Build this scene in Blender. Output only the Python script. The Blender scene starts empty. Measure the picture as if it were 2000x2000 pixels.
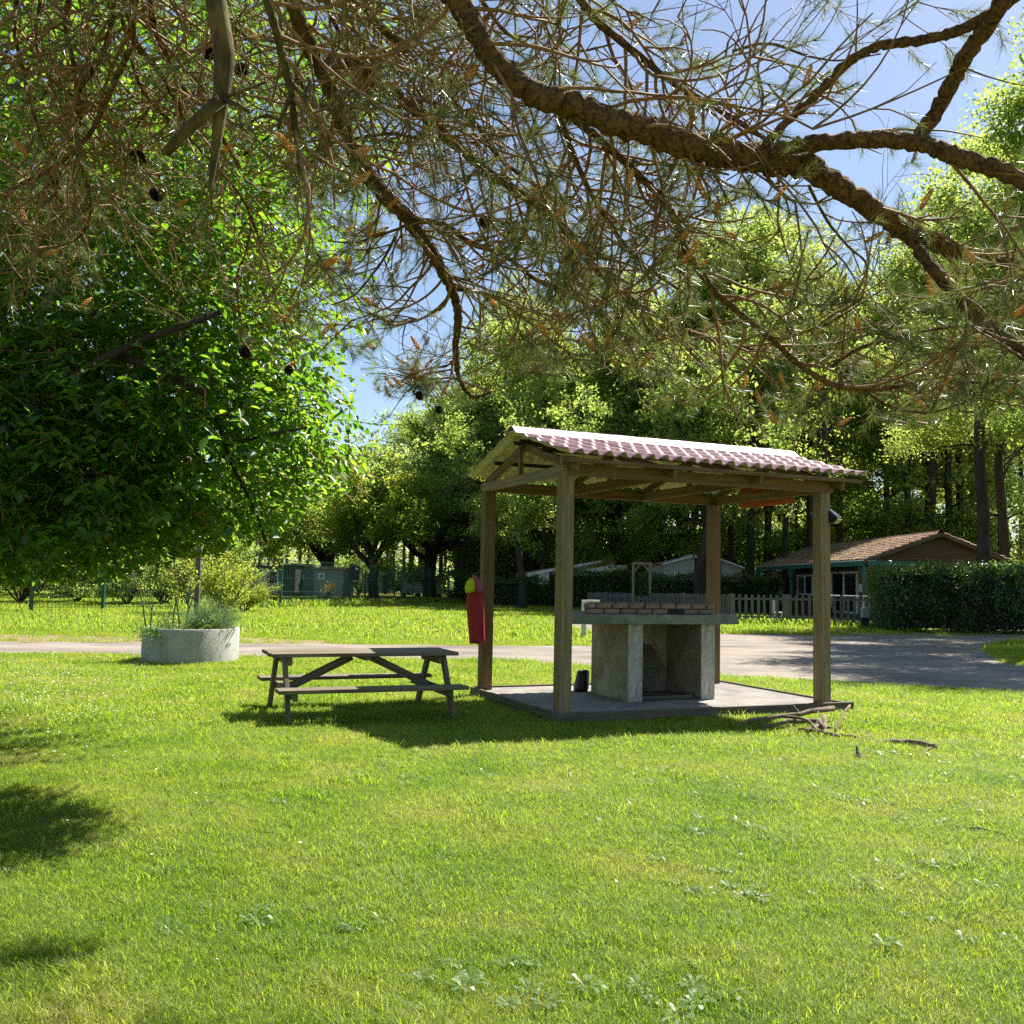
import bpy, math, random
import numpy as np
from mathutils import Vector, Matrix
from mathutils.geometry import tessellate_polygon
random.seed(7); RNG = np.random.default_rng(7)
S = bpy.context.scene
COL = S.collection
R = math.radians

# ------------------------------------------------------------------ camera, world, sun, exposure
CH, PITCH, ROLL, FPX = 1.5, .0727, .0203, 1863.5
cd = bpy.data.cameras.new('camera'); cam = bpy.data.objects.new('camera', cd); COL.objects.link(cam)
cd.sensor_width = 36; cd.lens = 36*FPX/2000; cd.clip_start = .05; cd.clip_end = 2000
_c, _s = math.cos(PITCH), math.sin(PITCH); _cr, _sr = math.cos(ROLL), math.sin(ROLL)
fwd = Vector((0, _c, _s)); up0 = Vector((0, -_s, _c)); rt0 = Vector((1, 0, 0))
rt = rt0*_cr + up0*_sr; up = -rt0*_sr + up0*_cr
cam.matrix_world = Matrix(((rt.x, up.x, -fwd.x, 0), (rt.y, up.y, -fwd.y, 0), (rt.z, up.z, -fwd.z, CH), (0, 0, 0, 1)))
S.camera = cam

SUN_DIR = Vector((.50, .55, 1.0)).normalized()
SUN_EL = math.asin(SUN_DIR.z); SUN_AZ = math.atan2(SUN_DIR.x, SUN_DIR.y)
w = bpy.data.worlds.new('World'); S.world = w; w.use_nodes = True
nt = w.node_tree; nt.nodes.clear()
sky = nt.nodes.new('ShaderNodeTexSky'); sky.sky_type = 'NISHITA'; sky.sun_disc = False
sky.sun_elevation = SUN_EL; sky.sun_rotation = SUN_AZ; sky.air_density = 1.0; sky.dust_density = .6; sky.ozone_density = 1.6
tc = nt.nodes.new('ShaderNodeTexCoord'); mp = nt.nodes.new('ShaderNodeMapping'); mp.inputs['Scale'].default_value = (1, 1, 2.2)
nz = nt.nodes.new('ShaderNodeTexNoise'); nz.inputs['Scale'].default_value = 3.4; nz.inputs['Detail'].default_value = 7; nz.inputs['Roughness'].default_value = .58
cr = nt.nodes.new('ShaderNodeValToRGB'); cr.color_ramp.elements[0].position = .64; cr.color_ramp.elements[1].position = .86
cr.color_ramp.elements[1].color = (.8, .8, .8, 1)
mx = nt.nodes.new('ShaderNodeMixRGB'); mx.inputs['Color2'].default_value = (8.2, 8.6, 9.2, 1)
bg = nt.nodes.new('ShaderNodeBackground'); bg.inputs['Strength'].default_value = .064
ow = nt.nodes.new('ShaderNodeOutputWorld')
L = nt.links.new
L(tc.outputs['Generated'], mp.inputs[0]); L(mp.outputs[0], nz.inputs['Vector']); L(nz.outputs[0], cr.inputs[0])
L(cr.outputs[0], mx.inputs['Fac']); L(sky.outputs[0], mx.inputs['Color1']); L(mx.outputs[0], bg.inputs[0]); L(bg.outputs[0], ow.inputs[0])
sd = bpy.data.lights.new('sun', 'SUN'); sd.energy = 5.0; sd.angle = R(.55); sd.color = (1.0, .95, .86)
sun = bpy.data.objects.new('sun', sd); COL.objects.link(sun); sun.location = (20, 22, 40)
sun.rotation_euler = SUN_DIR.to_track_quat('Z', 'Y').to_euler()
S.view_settings.view_transform = 'Standard'; S.view_settings.look = 'None'; S.view_settings.gamma = 1
S.view_settings.exposure = 1.3; S.view_settings.use_curve_mapping = False
S.render.engine = 'CYCLES'
S.cycles.max_bounces = 8; S.cycles.transmission_bounces = 6; S.cycles.diffuse_bounces = 4; S.cycles.transparent_max_bounces = 6
S.cycles.use_denoising = False; S.cycles.sample_clamp_indirect = 4

# ------------------------------------------------------------------ where a point of the photograph lies in the place
def ray(px, py):
    a = (px-1000)/FPX; b = -(py-1000)/FPX
    r = a*_cr - b*_sr; u = a*_sr + b*_cr
    return Vector((r, _c-u*_s, _s+u*_c))
def G(px, py, z=0.0):
    d = ray(px, py); t = (z-CH)/d.z
    return Vector((d.x*t, d.y*t, z))
def PY(px, py, Y):
    d = ray(px, py); return Vector((d.x*Y/d.y, Y, CH+d.z*Y/d.y))
def proj(P):
    P = np.asarray(P, dtype=float); x = P[..., 0]; y = P[..., 1]; z = P[..., 2]-CH
    d = y*_c+z*_s; u = -y*_s+z*_c
    r2 = x*_cr+u*_sr; u2 = -x*_sr+u*_cr
    return 1000+FPX*r2/d, 1000-FPX*u2/d

# ------------------------------------------------------------------ materials
def base_mat(name):
    m = bpy.data.materials.new(name); m.use_nodes = True; t = m.node_tree; t.nodes.clear()
    o = t.nodes.new('ShaderNodeOutputMaterial'); return m, t, o
def ramp(t, stops):
    r = t.nodes.new('ShaderNodeValToRGB'); e = r.color_ramp.elements
    while len(e) < len(stops): e.new(.5)
    for i, (p, c) in enumerate(stops):
        e[i].position = p; e[i].color = (*c, 1)
    return r
def mat_noise(name, stops, scale=(4, 4, 4), detail=6, rough=.85, bump=.3, dist=.01, coord='Object', spec=.3, distortion=0.0, fine=0, island=0.0, metallic=0.0):
    m, t, o = base_mat(name)
    b = t.nodes.new('ShaderNodeBsdfPrincipled'); t.links.new(b.outputs[0], o.inputs[0])
    b.inputs['Roughness'].default_value = rough; b.inputs['Specular IOR Level'].default_value = spec; b.inputs['Metallic'].default_value = metallic
    tcn = t.nodes.new('ShaderNodeTexCoord'); mpn = t.nodes.new('ShaderNodeMapping'); mpn.inputs['Scale'].default_value = scale
    t.links.new(tcn.outputs[coord], mpn.inputs[0])
    n = t.nodes.new('ShaderNodeTexNoise'); n.inputs['Scale'].default_value = 1; n.inputs['Detail'].default_value = detail; n.inputs['Roughness'].default_value = .65
    n.inputs['Distortion'].default_value = distortion
    t.links.new(mpn.outputs[0], n.inputs['Vector'])
    r = ramp(t, stops); t.links.new(n.outputs[0], r.inputs[0]); col = r.outputs[0]; hgt = n.outputs[0]
    if fine:
        n2 = t.nodes.new('ShaderNodeTexNoise'); n2.inputs['Scale'].default_value = fine; n2.inputs['Detail'].default_value = 4
        t.links.new(tcn.outputs[coord], n2.inputs['Vector'])
        r2 = ramp(t, [(.3, (.74, .74, .74)), (.7, (1.18, 1.18, 1.18))]); t.links.new(n2.outputs[0], r2.inputs[0])
        mm = t.nodes.new('ShaderNodeMixRGB'); mm.blend_type = 'MULTIPLY'; mm.inputs[0].default_value = 1
        t.links.new(col, mm.inputs[1]); t.links.new(r2.outputs[0], mm.inputs[2]); col = mm.outputs[0]
        ad = t.nodes.new('ShaderNodeMath'); ad.operation = 'ADD'; t.links.new(n.outputs[0], ad.inputs[0]); t.links.new(n2.outputs[0], ad.inputs[1]); hgt = ad.outputs[0]
    if island:
        gi = t.nodes.new('ShaderNodeObjectInfo'); gg = t.nodes.new('ShaderNodeNewGeometry')
        a1 = t.nodes.new('ShaderNodeMath'); a1.operation = 'ADD'; t.links.new(gi.outputs['Random'], a1.inputs[0]); t.links.new(gg.outputs['Random Per Island'], a1.inputs[1])
        mr = t.nodes.new('ShaderNodeMapRange'); mr.inputs['From Max'].default_value = 2; mr.inputs['To Min'].default_value = 1-island; mr.inputs['To Max'].default_value = 1+island
        t.links.new(a1.outputs[0], mr.inputs[0])
        hs = t.nodes.new('ShaderNodeHueSaturation'); t.links.new(mr.outputs[0], hs.inputs['Value']); t.links.new(col, hs.inputs['Color']); col = hs.outputs[0]
    t.links.new(col, b.inputs['Base Color'])
    if bump:
        bm = t.nodes.new('ShaderNodeBump'); bm.inputs['Strength'].default_value = bump; bm.inputs['Distance'].default_value = dist
        t.links.new(hgt, bm.inputs['Height']); t.links.new(bm.outputs[0], b.inputs['Normal'])
    return m
def mat_plain(name, c, rough=.6, spec=.4, metallic=0): 
    return mat_noise(name, [(.3, tuple(x*.82 for x in c)), (.7, c)], scale=(9, 9, 9), rough=rough, bump=.08, dist=.003, spec=spec, metallic=metallic)
def mat_wood(name, dark, light, axis=2, rough=.8, grain=34, island=.12):
    sc = [grain, grain, grain]; sc[axis] = 1.6
    mid = tuple((a+b)/2 for a, b in zip(dark, light))
    return mat_noise(name, [(.25, dark), (.5, mid), (.75, light)], scale=tuple(sc), detail=8, rough=rough, bump=.55, dist=.004, distortion=.35, island=island, spec=.2)
def mat_leaf(name, cols, trans, tfac=.45, rough=.45, spec=.35, patch=0, patch_cols=None, objvar=0.0):
    m, t, o = base_mat(name)
    g = t.nodes.new('ShaderNodeNewGeometry')
    r = ramp(t, cols); r2 = ramp(t, trans)
    src = g.outputs['Random Per Island']
    if objvar:
        oi = t.nodes.new('ShaderNodeObjectInfo'); a = t.nodes.new('ShaderNodeMath'); a.operation = 'MULTIPLY_ADD'; a.inputs[1].default_value = objvar
        t.links.new(oi.outputs['Random'], a.inputs[0])
        b2 = t.nodes.new('ShaderNodeMath'); b2.operation = 'MULTIPLY'; b2.inputs[1].default_value = 1-objvar; t.links.new(src, b2.inputs[0]); t.links.new(b2.outputs[0], a.inputs[2]); src = a.outputs[0]
    if patch:
        n = t.nodes.new('ShaderNodeTexNoise'); n.inputs['Scale'].default_value = patch; n.inputs['Detail'].default_value = 4
        t.links.new(g.outputs['Position'], n.inputs['Vector'])
        mr = t.nodes.new('ShaderNodeMapRange'); mr.inputs['From Min'].default_value = .3; mr.inputs['From Max'].default_value = .7
        t.links.new(n.outputs[0], mr.inputs[0])
        a = t.nodes.new('ShaderNodeMath'); a.operation = 'MULTIPLY_ADD'; a.inputs[1].default_value = .38; t.links.new(mr.outputs[0], a.inputs[0])
        b2 = t.nodes.new('ShaderNodeMath'); b2.operation = 'MULTIPLY'; b2.inputs[1].default_value = .56; t.links.new(src, b2.inputs[0]); t.links.new(b2.outputs[0], a.inputs[2]); src = a.outputs[0]
    t.links.new(src, r.inputs[0]); t.links.new(src, r2.inputs[0])
    p = t.nodes.new('ShaderNodeBsdfPrincipled'); p.inputs['Roughness'].default_value = rough; p.inputs['Specular IOR Level'].default_value = spec
    tr = t.nodes.new('ShaderNodeBsdfTranslucent'); mxs = t.nodes.new('ShaderNodeMixShader'); mxs.inputs[0].default_value = tfac
    t.links.new(r.outputs[0], p.inputs['Base Color']); t.links.new(r2.outputs[0], tr.inputs['Color'])
    t.links.new(p.outputs[0], mxs.inputs[1]); t.links.new(tr.outputs[0], mxs.inputs[2]); t.links.new(mxs.outputs[0], o.inputs[0])
    return m

M = {}
GREY_D, GREY_L = (.055, .05, .04), (.21, .19, .155)
M['table_wood'] = mat_wood('weathered_table_wood', (.075, .058, .040), (.27, .225, .165), axis=0)
for ax, k in ((0, 'x'), (1, 'y'), (2, 'z')):
    M['post_'+k] = mat_wood('treated_pine_'+k, (.11, .08, .04), (.37, .29, .155), axis=ax, grain=30)
    M['beam_'+k] = mat_wood('brown_beam_'+k, (.085, .052, .024), (.26, .165, .08), axis=ax, grain=30)
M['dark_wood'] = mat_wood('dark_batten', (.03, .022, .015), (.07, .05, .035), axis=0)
M['kerb_wood'] = mat_wood('kerb_timber', (.07, .055, .04), (.20, .165, .12), axis=0)
M['picket'] = mat_wood('silvered_picket', (.075, .07, .06), (.23, .215, .19), axis=2, island=.25)
M['roof_red'] = mat_noise('red_fibre_roof', [(.3, (.20, .105, .11)), (.5, (.27, .15, .155)), (.62, (.33, .20, .205)), (.75, (.24, .20, .15))], scale=(4, 4, 4), rough=.5, bump=.1, fine=60, spec=.35)
M['roof_under'] = mat_noise('cream_roof_underside', [(.3, (.52, .48, .25)), (.7, (.72, .69, .46))], scale=(3, 3, 3), rough=.8, bump=.1, fine=25)
M['ridge'] = mat_noise('ridge_cap', [(.3, (.34, .22, .23)), (.7, (.50, .38, .38))], scale=(5, 5, 5), rough=.35, bump=.1, spec=.6)
M['orange'] = mat_wood('orange_board', (.30, .075, .02), (.50, .15, .045), axis=0, grain=14)
M['render'] = mat_noise('weathered_render', [(.22, (.09, .085, .055)), (.42, (.24, .215, .13)), (.6, (.38, .35, .23)), (.8, (.44, .41, .30))], scale=(2.4, 2.4, 2.0), detail=9, rough=.95, bump=.7, dist=.012, fine=34, distortion=.6)
M['render_pale'] = mat_noise('pale_rendered_pier', [(.25, (.20, .19, .15)), (.5, (.42, .41, .35)), (.8, (.55, .54, .48))], scale=(7, 7, 3), detail=8, rough=.95, bump=.8, dist=.012, fine=30, distortion=.8)
M['soot'] = mat_noise('sooty_render', [(.3, (.03, .028, .022)), (.7, (.13, .12, .085))], scale=(3, 3, 3), rough=.95, bump=.5, fine=30)
M['counter'] = mat_noise('stained_concrete', [(.25, (.10, .11, .09)), (.5, (.20, .21, .175)), (.8, (.30, .31, .26))], scale=(5, 5, 7), detail=9, rough=.9, bump=.5, fine=50)
M['brick'] = mat_noise('fire_brick', [(.3, (.15, .105, .075)), (.7, (.30, .22, .15))], scale=(8, 8, 8), rough=.95, bump=.4, fine=60, island=.45)
M['mortar'] = mat_noise('dark_mortar', [(.3, (.02, .018, .016)), (.7, (.05, .045, .04))], scale=(20, 20, 20), rough=1)
M['iron'] = mat_noise('rusty_iron', [(.3, (.035, .026, .02)), (.7, (.11, .08, .06))], scale=(30, 30, 30), rough=.5, bump=.2, spec=.5)
M['black_plastic'] = mat_plain('black_plastic', (.012, .012, .014), rough=.45)
M['cream_paint'] = mat_plain('cream_paint', (.72, .68, .52), rough=.7)
M['concrete'] = mat_noise('pale_concrete', [(.25, (.20, .21, .17)), (.5, (.37, .37, .31)), (.8, (.47, .47, .41))], scale=(3.2, 3.2, 1.3), detail=9, rough=.9, bump=.35, dist=.01, fine=40, distortion=.4)
M['gravel'] = mat_noise('gravel_road', [(.3, (.13, .108, .088)), (.5, (.235, .20, .165)), (.72, (.33, .285, .235))], scale=(.5, .9, 1), detail=10, rough=1, bump=.6, dist=.02, fine=28, coord='Object')
M['slab'] = mat_noise('pebbly_slab', [(.3, (.17, .155, .14)), (.7, (.36, .33, .30))], scale=(2.2, 2.2, 2), detail=8, rough=1, bump=.9, dist=.012, fine=70)
M['leaf_litter'] = mat_noise('dry_leaf_litter', [(.3, (.13, .085, .05)), (.5, (.27, .19, .12)), (.7, (.20, .20, .07))], scale=(2, 2, 2), detail=8, rough=1, bump=.8, dist=.03, fine=24)
M['ground'] = mat_noise('soil_and_thatch', [(.3, (.06, .075, .012)), (.5, (.12, .125, .022)), (.72, (.18, .15, .055))], scale=(.9, .9, .9), detail=10, rough=1, bump=.8, dist=.03, fine=18, spec=.05)
M['bark'] = mat_noise('dark_bark', [(.3, (.018, .014, .010)), (.7, (.075, .06, .045))], scale=(9, 9, 1.6), detail=8, rough=.95, bump=1, dist=.03, distortion=.6)
M['pine_bark'] = mat_noise('flaking_pine_bark', [(.30, (.035, .025, .013)), (.43, (.12, .078, .034)), (.54, (.28, .155, .055)), (.66, (.38, .22, .08)), (.78, (.22, .19, .08))], scale=(34, 34, 34), detail=10, rough=.9, bump=1, dist=.03, distortion=1.6, fine=90)
M['moss_bark'] = mat_noise('mossy_bark', [(.3, (.028, .024, .009)), (.5, (.09, .07, .024)), (.62, (.17, .12, .04)), (.75, (.11, .11, .03))], scale=(34, 34, 20), detail=8, rough=.95, bump=.9, dist=.01)
M['twig'] = mat_noise('twig_bark', [(.3, (.10, .055, .022)), (.7, (.40, .235, .09))], scale=(40, 40, 40), rough=.7, bump=.3)
M['stick'] = mat_noise('dead_stick', [(.3, (.08, .055, .035)), (.7, (.30, .23, .16))], scale=(14, 14, 14), rough=.9, bump=.8, dist=.01)
M['needle'] = mat_leaf('pine_needles', [(0, (.035, .06, .022)), (.6, (.06, .095, .035)), (.93, (.11, .13, .05)), (1, (.16, .09, .03))], [(0, (.14, .22, .04)), (1, (.30, .34, .07))], tfac=.38, rough=.35, spec=.6)
M['cone'] = mat_noise('cone_scales', [(.3, (.012, .009, .007)), (.7, (.05, .035, .024))], scale=(40, 40, 40), rough=.8, bump=.3)
M['pollen'] = mat_noise('pollen_cone', [(.3, (.46, .20, .035)), (.7, (.78, .44, .11))], scale=(60, 60, 60), rough=.9, bump=.5)
M['broad_leaf'] = mat_leaf('broad_leaves', [(0, (.022, .055, .012)), (.5, (.035, .085, .018)), (.85, (.055, .12, .022)), (1, (.11, .17, .03))],
                           [(0, (.14, .36, .015)), (.6, (.28, .54, .025)), (1, (.50, .68, .04))], tfac=.48, rough=.32, spec=.6)
M['wood_leaf'] = mat_leaf('wood_leaves', [(0, (.075, .11, .03)), (.6, (.115, .155, .042)), (1, (.18, .21, .06))],
                          [(0, (.38, .52, .09)), (.6, (.55, .68, .13)), (1, (.76, .82, .22))], tfac=.58, rough=.6, spec=.2, objvar=.35)
M['yellow_leaf'] = mat_leaf('young_yellow_leaves', [(0, (.09, .15, .02)), (.7, (.14, .20, .03)), (1, (.24, .24, .04))],
                            [(0, (.40, .56, .05)), (.75, (.60, .68, .08)), (1, (.74, .62, .10))], tfac=.5, rough=.6, spec=.2)
M['hedge_leaf'] = mat_leaf('laurel_leaves', [(0, (.012, .032, .010)), (.7, (.028, .06, .016)), (1, (.06, .10, .02))],
                           [(0, (.10, .26, .015)), (1, (.34, .50, .05))], tfac=.4, rough=.28, spec=.7)
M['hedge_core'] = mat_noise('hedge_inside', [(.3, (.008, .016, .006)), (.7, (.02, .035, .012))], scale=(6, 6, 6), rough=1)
M['grass'] = mat_leaf('grass_blades', [(0, (.040, .095, .014)), (.28, (.095, .165, .020)), (.55, (.165, .22, .032)), (.75, (.25, .26, .06)), (.90, (.42, .37, .17)), (1, (.22, .15, .08))],
                      [(0, (.14, .36, .012)), (.28, (.33, .58, .02)), (.55, (.54, .70, .04)), (.75, (.66, .70, .10)), (1, (.60, .48, .20))], tfac=.5, rough=.5, spec=.25, patch=1.1)
M['weed'] = mat_leaf('weed_leaves', [(0, (.06, .13, .03)), (1, (.16, .23, .09))], [(0, (.25, .5, .04)), (1, (.42, .6, .1))], tfac=.4, rough=.45, spec=.4)
M['fennel'] = mat_leaf('feathery_leaves', [(0, (.08, .15, .06)), (1, (.17, .24, .11))], [(0, (.2, .36, .1)), (1, (.36, .5, .2))], tfac=.4)
M['petal'] = mat_plain('daisy_petals', (.85, .85, .82), rough=.6)
M['yellow'] = mat_plain('yellow_centre', (.75, .5, .03), rough=.7)
M['green_metal'] = mat_plain('green_fence_coat', (.02, .10, .07), rough=.45)
M['green_paint'] = mat_plain('green_porch_paint', (.03, .13, .10), rough=.55)
M['siding_brown'] = mat_wood('brown_cabin_boards', (.065, .048, .028), (.16, .12, .07), axis=0, grain=18)
M['siding_orange'] = mat_wood('orange_brown_boards', (.16, .06, .025), (.28, .11, .045), axis=0, grain=18)
M['roof_tile'] = mat_noise('mossy_clay_tiles', [(.3, (.09, .055, .035)), (.46, (.22, .13, .085)), (.56, (.30, .20, .13)), (.66, (.26, .21, .05)), (.8, (.34, .26, .06))], scale=(1.1, 1.1, 1.1), detail=10, rough=.95, bump=.5, fine=9, island=.3)
M['white'] = mat_plain('white_frame_paint', (.78, .79, .78), rough=.4)
M['pale_siding'] = mat_plain('pale_grey_green_siding', (.42, .46, .42), rough=.6)
M['beige_siding'] = mat_plain('beige_siding', (.55, .50, .38), rough=.6)
M['teal_siding'] = mat_plain('grey_teal_siding', (.21, .24, .23), rough=.6)
M['dark_siding'] = mat_plain('dark_brown_siding', (.035, .025, .02), rough=.7)
M['glass'] = mat_plain('dark_window_glass', (.015, .018, .02), rough=.08, spec=.9)
M['red_cloth'] = mat_noise('red_cloth', [(.3, (.27, .022, .03)), (.7, (.42, .045, .05))], scale=(6, 6, 3), rough=.75, bump=.3)
M['yellow_cloth'] = mat_plain('yellow_cloth', (.60, .66, .03), rough=.75)
M['pink_cloth'] = mat_plain('purple_pink_cloth', (.38, .09, .20), rough=.75)
M['sign_black'] = mat_plain('black_sign', (.022, .022, .025), rough=.5)
M['solar'] = mat_plain('solar_cell', (.12, .16, .24), rough=.12, spec=.9)
M['lamp_lens'] = mat_plain('lamp_lens', (.5, .48, .2), rough=.3)
M['grey_box'] = mat_plain('grey_box', (.33, .34, .31), rough=.6)
M['blue_dark'] = mat_plain('dark_blue_post', (.02, .025, .04), rough=.5)

# ------------------------------------------------------------------ mesh helpers
class MB:
    def __init__(s): s.v = []; s.f = []; s.m = []
    def add(s, vs, fs, mi=0):
        n = len(s.v); s.v.extend([tuple(v) for v in vs]); s.f.extend([tuple(i+n for i in f) for f in fs]); s.m.extend([mi]*len(fs)); return s
    def box(s, c, size, X=None, Y=None, Z=None, mi=0, taper=1.0):
        X = Vector(X) if X is not None else Vector((1, 0, 0)); Y = Vector(Y) if Y is not None else Vector((0, 1, 0))
        Z = Vector(Z) if Z is not None else X.cross(Y)
        c = Vector(c); a, b, h = (q/2 for q in size)
        vs = []
        for k, t in ((-1, 1), (1, taper)):
            for (i, j) in ((-1, -1), (1, -1), (1, 1), (-1, 1)): vs.append(c+X*(i*a*t)+Y*(j*b*t)+Z*(k*h))
        return s.add(vs, [(0, 3, 2, 1), (4, 5, 6, 7), (0, 1, 5, 4), (1, 2, 6, 5), (2, 3, 7, 6), (3, 0, 4, 7)], mi)
    def bar(s, p, q, wd, ht, upv=(0, 0, 1), mi=0, ext=0):
        p = Vector(p); q = Vector(q); d = (q-p); ln = d.length+2*ext; d.normalize()
        upv = Vector(upv)
        if abs(d.dot(upv)) > .98: upv = Vector((1, 0, 0))
        sd_ = d.cross(upv).normalized(); u = sd_.cross(d).normalized()
        return s.box((p+q)/2, (ln, wd, ht), d, sd_*-1, u, mi)
    def tube(s, pts, rad, n=6, mi=0, cap=True):
        pts = [Vector(p) for p in pts]; rings = []; base = len(s.v)
        t0 = (pts[1]-pts[0]).normalized(); a = t0.orthogonal().normalized()
        for i, p in enumerate(pts):
            t = (pts[min(i+1, len(pts)-1)]-pts[max(i-1, 0)]).normalized()
            a = (a-t*a.dot(t)); a = a.normalized() if a.length > 1e-6 else t.orthogonal().normalized()
            b = t.cross(a)
            for k in range(n):
                an = 2*math.pi*k/n; s.v.append(tuple(p+(a*math.cos(an)+b*math.sin(an))*rad[i]))
        for i in range(len(pts)-1):
            for k in range(n):
                k2 = (k+1) % n
                s.f.append((base+i*n+k, base+i*n+k2, base+(i+1)*n+k2, base+(i+1)*n+k)); s.m.append(mi)
        if cap:
            s.f.append(tuple(base+k for k in reversed(range(n)))); s.m.append(mi)
            e = base+(len(pts)-1)*n; s.f.append(tuple(e+k for k in range(n))); s.m.append(mi)
        return s
    def build(s, name, mats, parent=None, origin=(0, 0, 0), smooth=False, local=False, bevel=0):
        o = Vector((0, 0, 0)) if local else (parent_world(parent) if parent else Vector(origin))
        V = np.array(s.v, dtype=float)-np.array(o)
        me = bpy.data.meshes.new(name); me.from_pydata(V.tolist(), [], s.f)
        if not isinstance(mats, (list, tuple)): mats = [mats]
        for m_ in mats: me.materials.append(m_)
        if len(mats) > 1: me.polygons.foreach_set('material_index', s.m)
        if smooth: me.polygons.foreach_set('use_smooth', [True]*len(me.polygons))
        me.update()
        ob = bpy.data.objects.new(name, me); COL.objects.link(ob)
        if parent: ob.parent = parent
        else: ob.location = o
        if bevel:
            bv = ob.modifiers.new('bevel', 'BEVEL'); bv.width = bevel; bv.segments = 2; bv.limit_method = 'ANGLE'
        return ob
def parent_world(p):
    v = Vector((0, 0, 0))
    while p is not None: v = v+p.location; p = p.parent
    return v
def np_mesh(name, V, F, mats, parent=None, smooth=False, origin=None, matidx=None):
    """V (N,3), F (M,k)"""
    me = bpy.data.meshes.new(name); k = F.shape[1]
    o = np.array(parent_world(parent)) if parent else (np.array(origin) if origin is not None else np.zeros(3))
    me.vertices.add(len(V)); me.vertices.foreach_set('co', (V-o).astype(np.float32).ravel())
    me.loops.add(F.size); me.loops.foreach_set('vertex_index', F.astype(np.int32).ravel())
    me.polygons.add(len(F)); me.polygons.foreach_set('loop_start', np.arange(0, F.size, k, dtype=np.int32))
    me.polygons.foreach_set('loop_total', np.full(len(F), k, dtype=np.int32))
    if not isinstance(mats, (list, tuple)): mats = [mats]
    for m_ in mats: me.materials.append(m_)
    if matidx is not None: me.polygons.foreach_set('material_index', matidx.astype(np.int32))
    if smooth: me.polygons.foreach_set('use_smooth', np.ones(len(F), dtype=bool))
    me.update(calc_edges=True)
    ob = bpy.data.objects.new(name, me); COL.objects.link(ob)
    if parent: ob.parent = parent
    elif origin is not None: ob.location = origin
    return ob
def tag(o, label=None, cat=None, group=None, kind=None):
    if label: o['label'] = label
    if cat: o['category'] = cat
    if group: o['group'] = group
    if kind: o['kind'] = kind
    return o
def empty(name, loc, label=None, cat=None, group=None, rz=0):
    o = bpy.data.objects.new(name, None); COL.objects.link(o); o.location = loc; o.rotation_euler.z = rz
    o.empty_display_size = .2
    return tag(o, label, cat, group)
def copy_obj(src, loc=None, parent=None, rot=None, scale=None):
    c = src.copy(); COL.objects.link(c)
    if parent: c.parent = parent
    if loc is not None: c.location = loc
    if rot is not None: c.rotation_euler = rot
    if scale is not None: c.scale = scale
    return c
def unit(a): return a/np.maximum(np.linalg.norm(a, axis=-1, keepdims=True), 1e-9)
def leaf_verts(P, D, N, Ln, Wd, fold=.25, six=False):
    """leaves as folded pointed ovals: base P, direction D, upward side N"""
    D = unit(D); Sd = unit(np.cross(D, N)); N2 = unit(np.cross(Sd, D))
    Ln = Ln[:, None]; Wd = Wd[:, None]
    if six:
        b = P; tip = P+D*Ln-N2*Ln*.18
        a1 = P+D*Ln*.30-Sd*Wd*.46+N2*Wd*fold; a2 = P+D*Ln*.68-Sd*Wd*.40+N2*(Wd*fold-Ln*.05)
        c1 = P+D*Ln*.30+Sd*Wd*.46+N2*Wd*fold; c2 = P+D*Ln*.68+Sd*Wd*.40+N2*(Wd*fold-Ln*.05)
        V = np.stack([b, a1, a2, tip, c2, c1], 1).reshape(-1, 3); n = len(P)
        i = np.arange(n)[:, None]*6
        F = np.concatenate([i+np.array([[0, 1, 2, 3]]), i+np.array([[0, 3, 4, 5]])], 0)
        return V, F
    tip = P+D*Ln; m = P+D*Ln*.45
    V = np.stack([P, m-Sd*Wd*.5+N2*Wd*fold, tip, m+Sd*Wd*.5+N2*Wd*fold], 1).reshape(-1, 3)
    i = np.arange(len(P))[:, None]*4
    F = np.concatenate([i+np.array([[0, 1, 2]]), i+np.array([[0, 2, 3]])], 0)
    return V, F
def rand_dir(n, zb=0.0, zs=1.0):
    d = RNG.normal(size=(n, 3)); d[:, 2] = d[:, 2]*zs+zb; return unit(d)

# ------------------------------------------------------------------ ground sheets
def in_poly(x, y, poly):
    inside = np.zeros(x.shape, bool); n = len(poly)
    for i in range(n):
        x0, y0 = poly[i][0], poly[i][1]; x1, y1 = poly[(i+1) % n][0], poly[(i+1) % n][1]
        if y0 == y1: continue
        c = ((y0 > y) != (y1 > y)) & (x < (x1-x0)*(y-y0)/(y1-y0)+x0); inside ^= c
    return inside
def ragged(poly, step=.35, amp=.10):
    out = []; n = len(poly)
    for i in range(n):
        a = Vector(poly[i][:2]); b = Vector(poly[(i+1) % n][:2]); L_ = (b-a).length
        far = max(1, (a.y+b.y)/2/14); k = max(1, min(120, int(L_/(step*far))))
        nrm = Vector((-(b-a).y, (b-a).x)).normalized()
        for j in range(k):
            out.append(a.lerp(b, j/k)+nrm*(random.gauss(0, amp)*(1 if j else .3)))
    return out
def sheet(name, poly, z, mat, label=None):
    tris = tessellate_polygon([[Vector((p.x, p.y, 0)) for p in poly]])
    mb = MB(); mb.add([(p.x, p.y, z) for p in poly], [])
    fs = []
    for t_ in tris:
        a, b, c = (poly[i] for i in t_)
        fs.append(tuple(t_) if (b-a).cross(c-a) > 0 else tuple(reversed(t_)))
    mb.f = fs; mb.m = [0]*len(fs)
    o = mb.build(name, mat); tag(o, label, kind='structure'); return o
def gpx(L_): return [G(*p).to_2d() for p in L_]
gnd = MB()
gs = [-300, -120, -60, -30, -12, 0, 12, 30, 60, 120, 300]; gy = [-60, -20, 0, 8, 16, 30, 60, 120, 240, 420]
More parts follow.
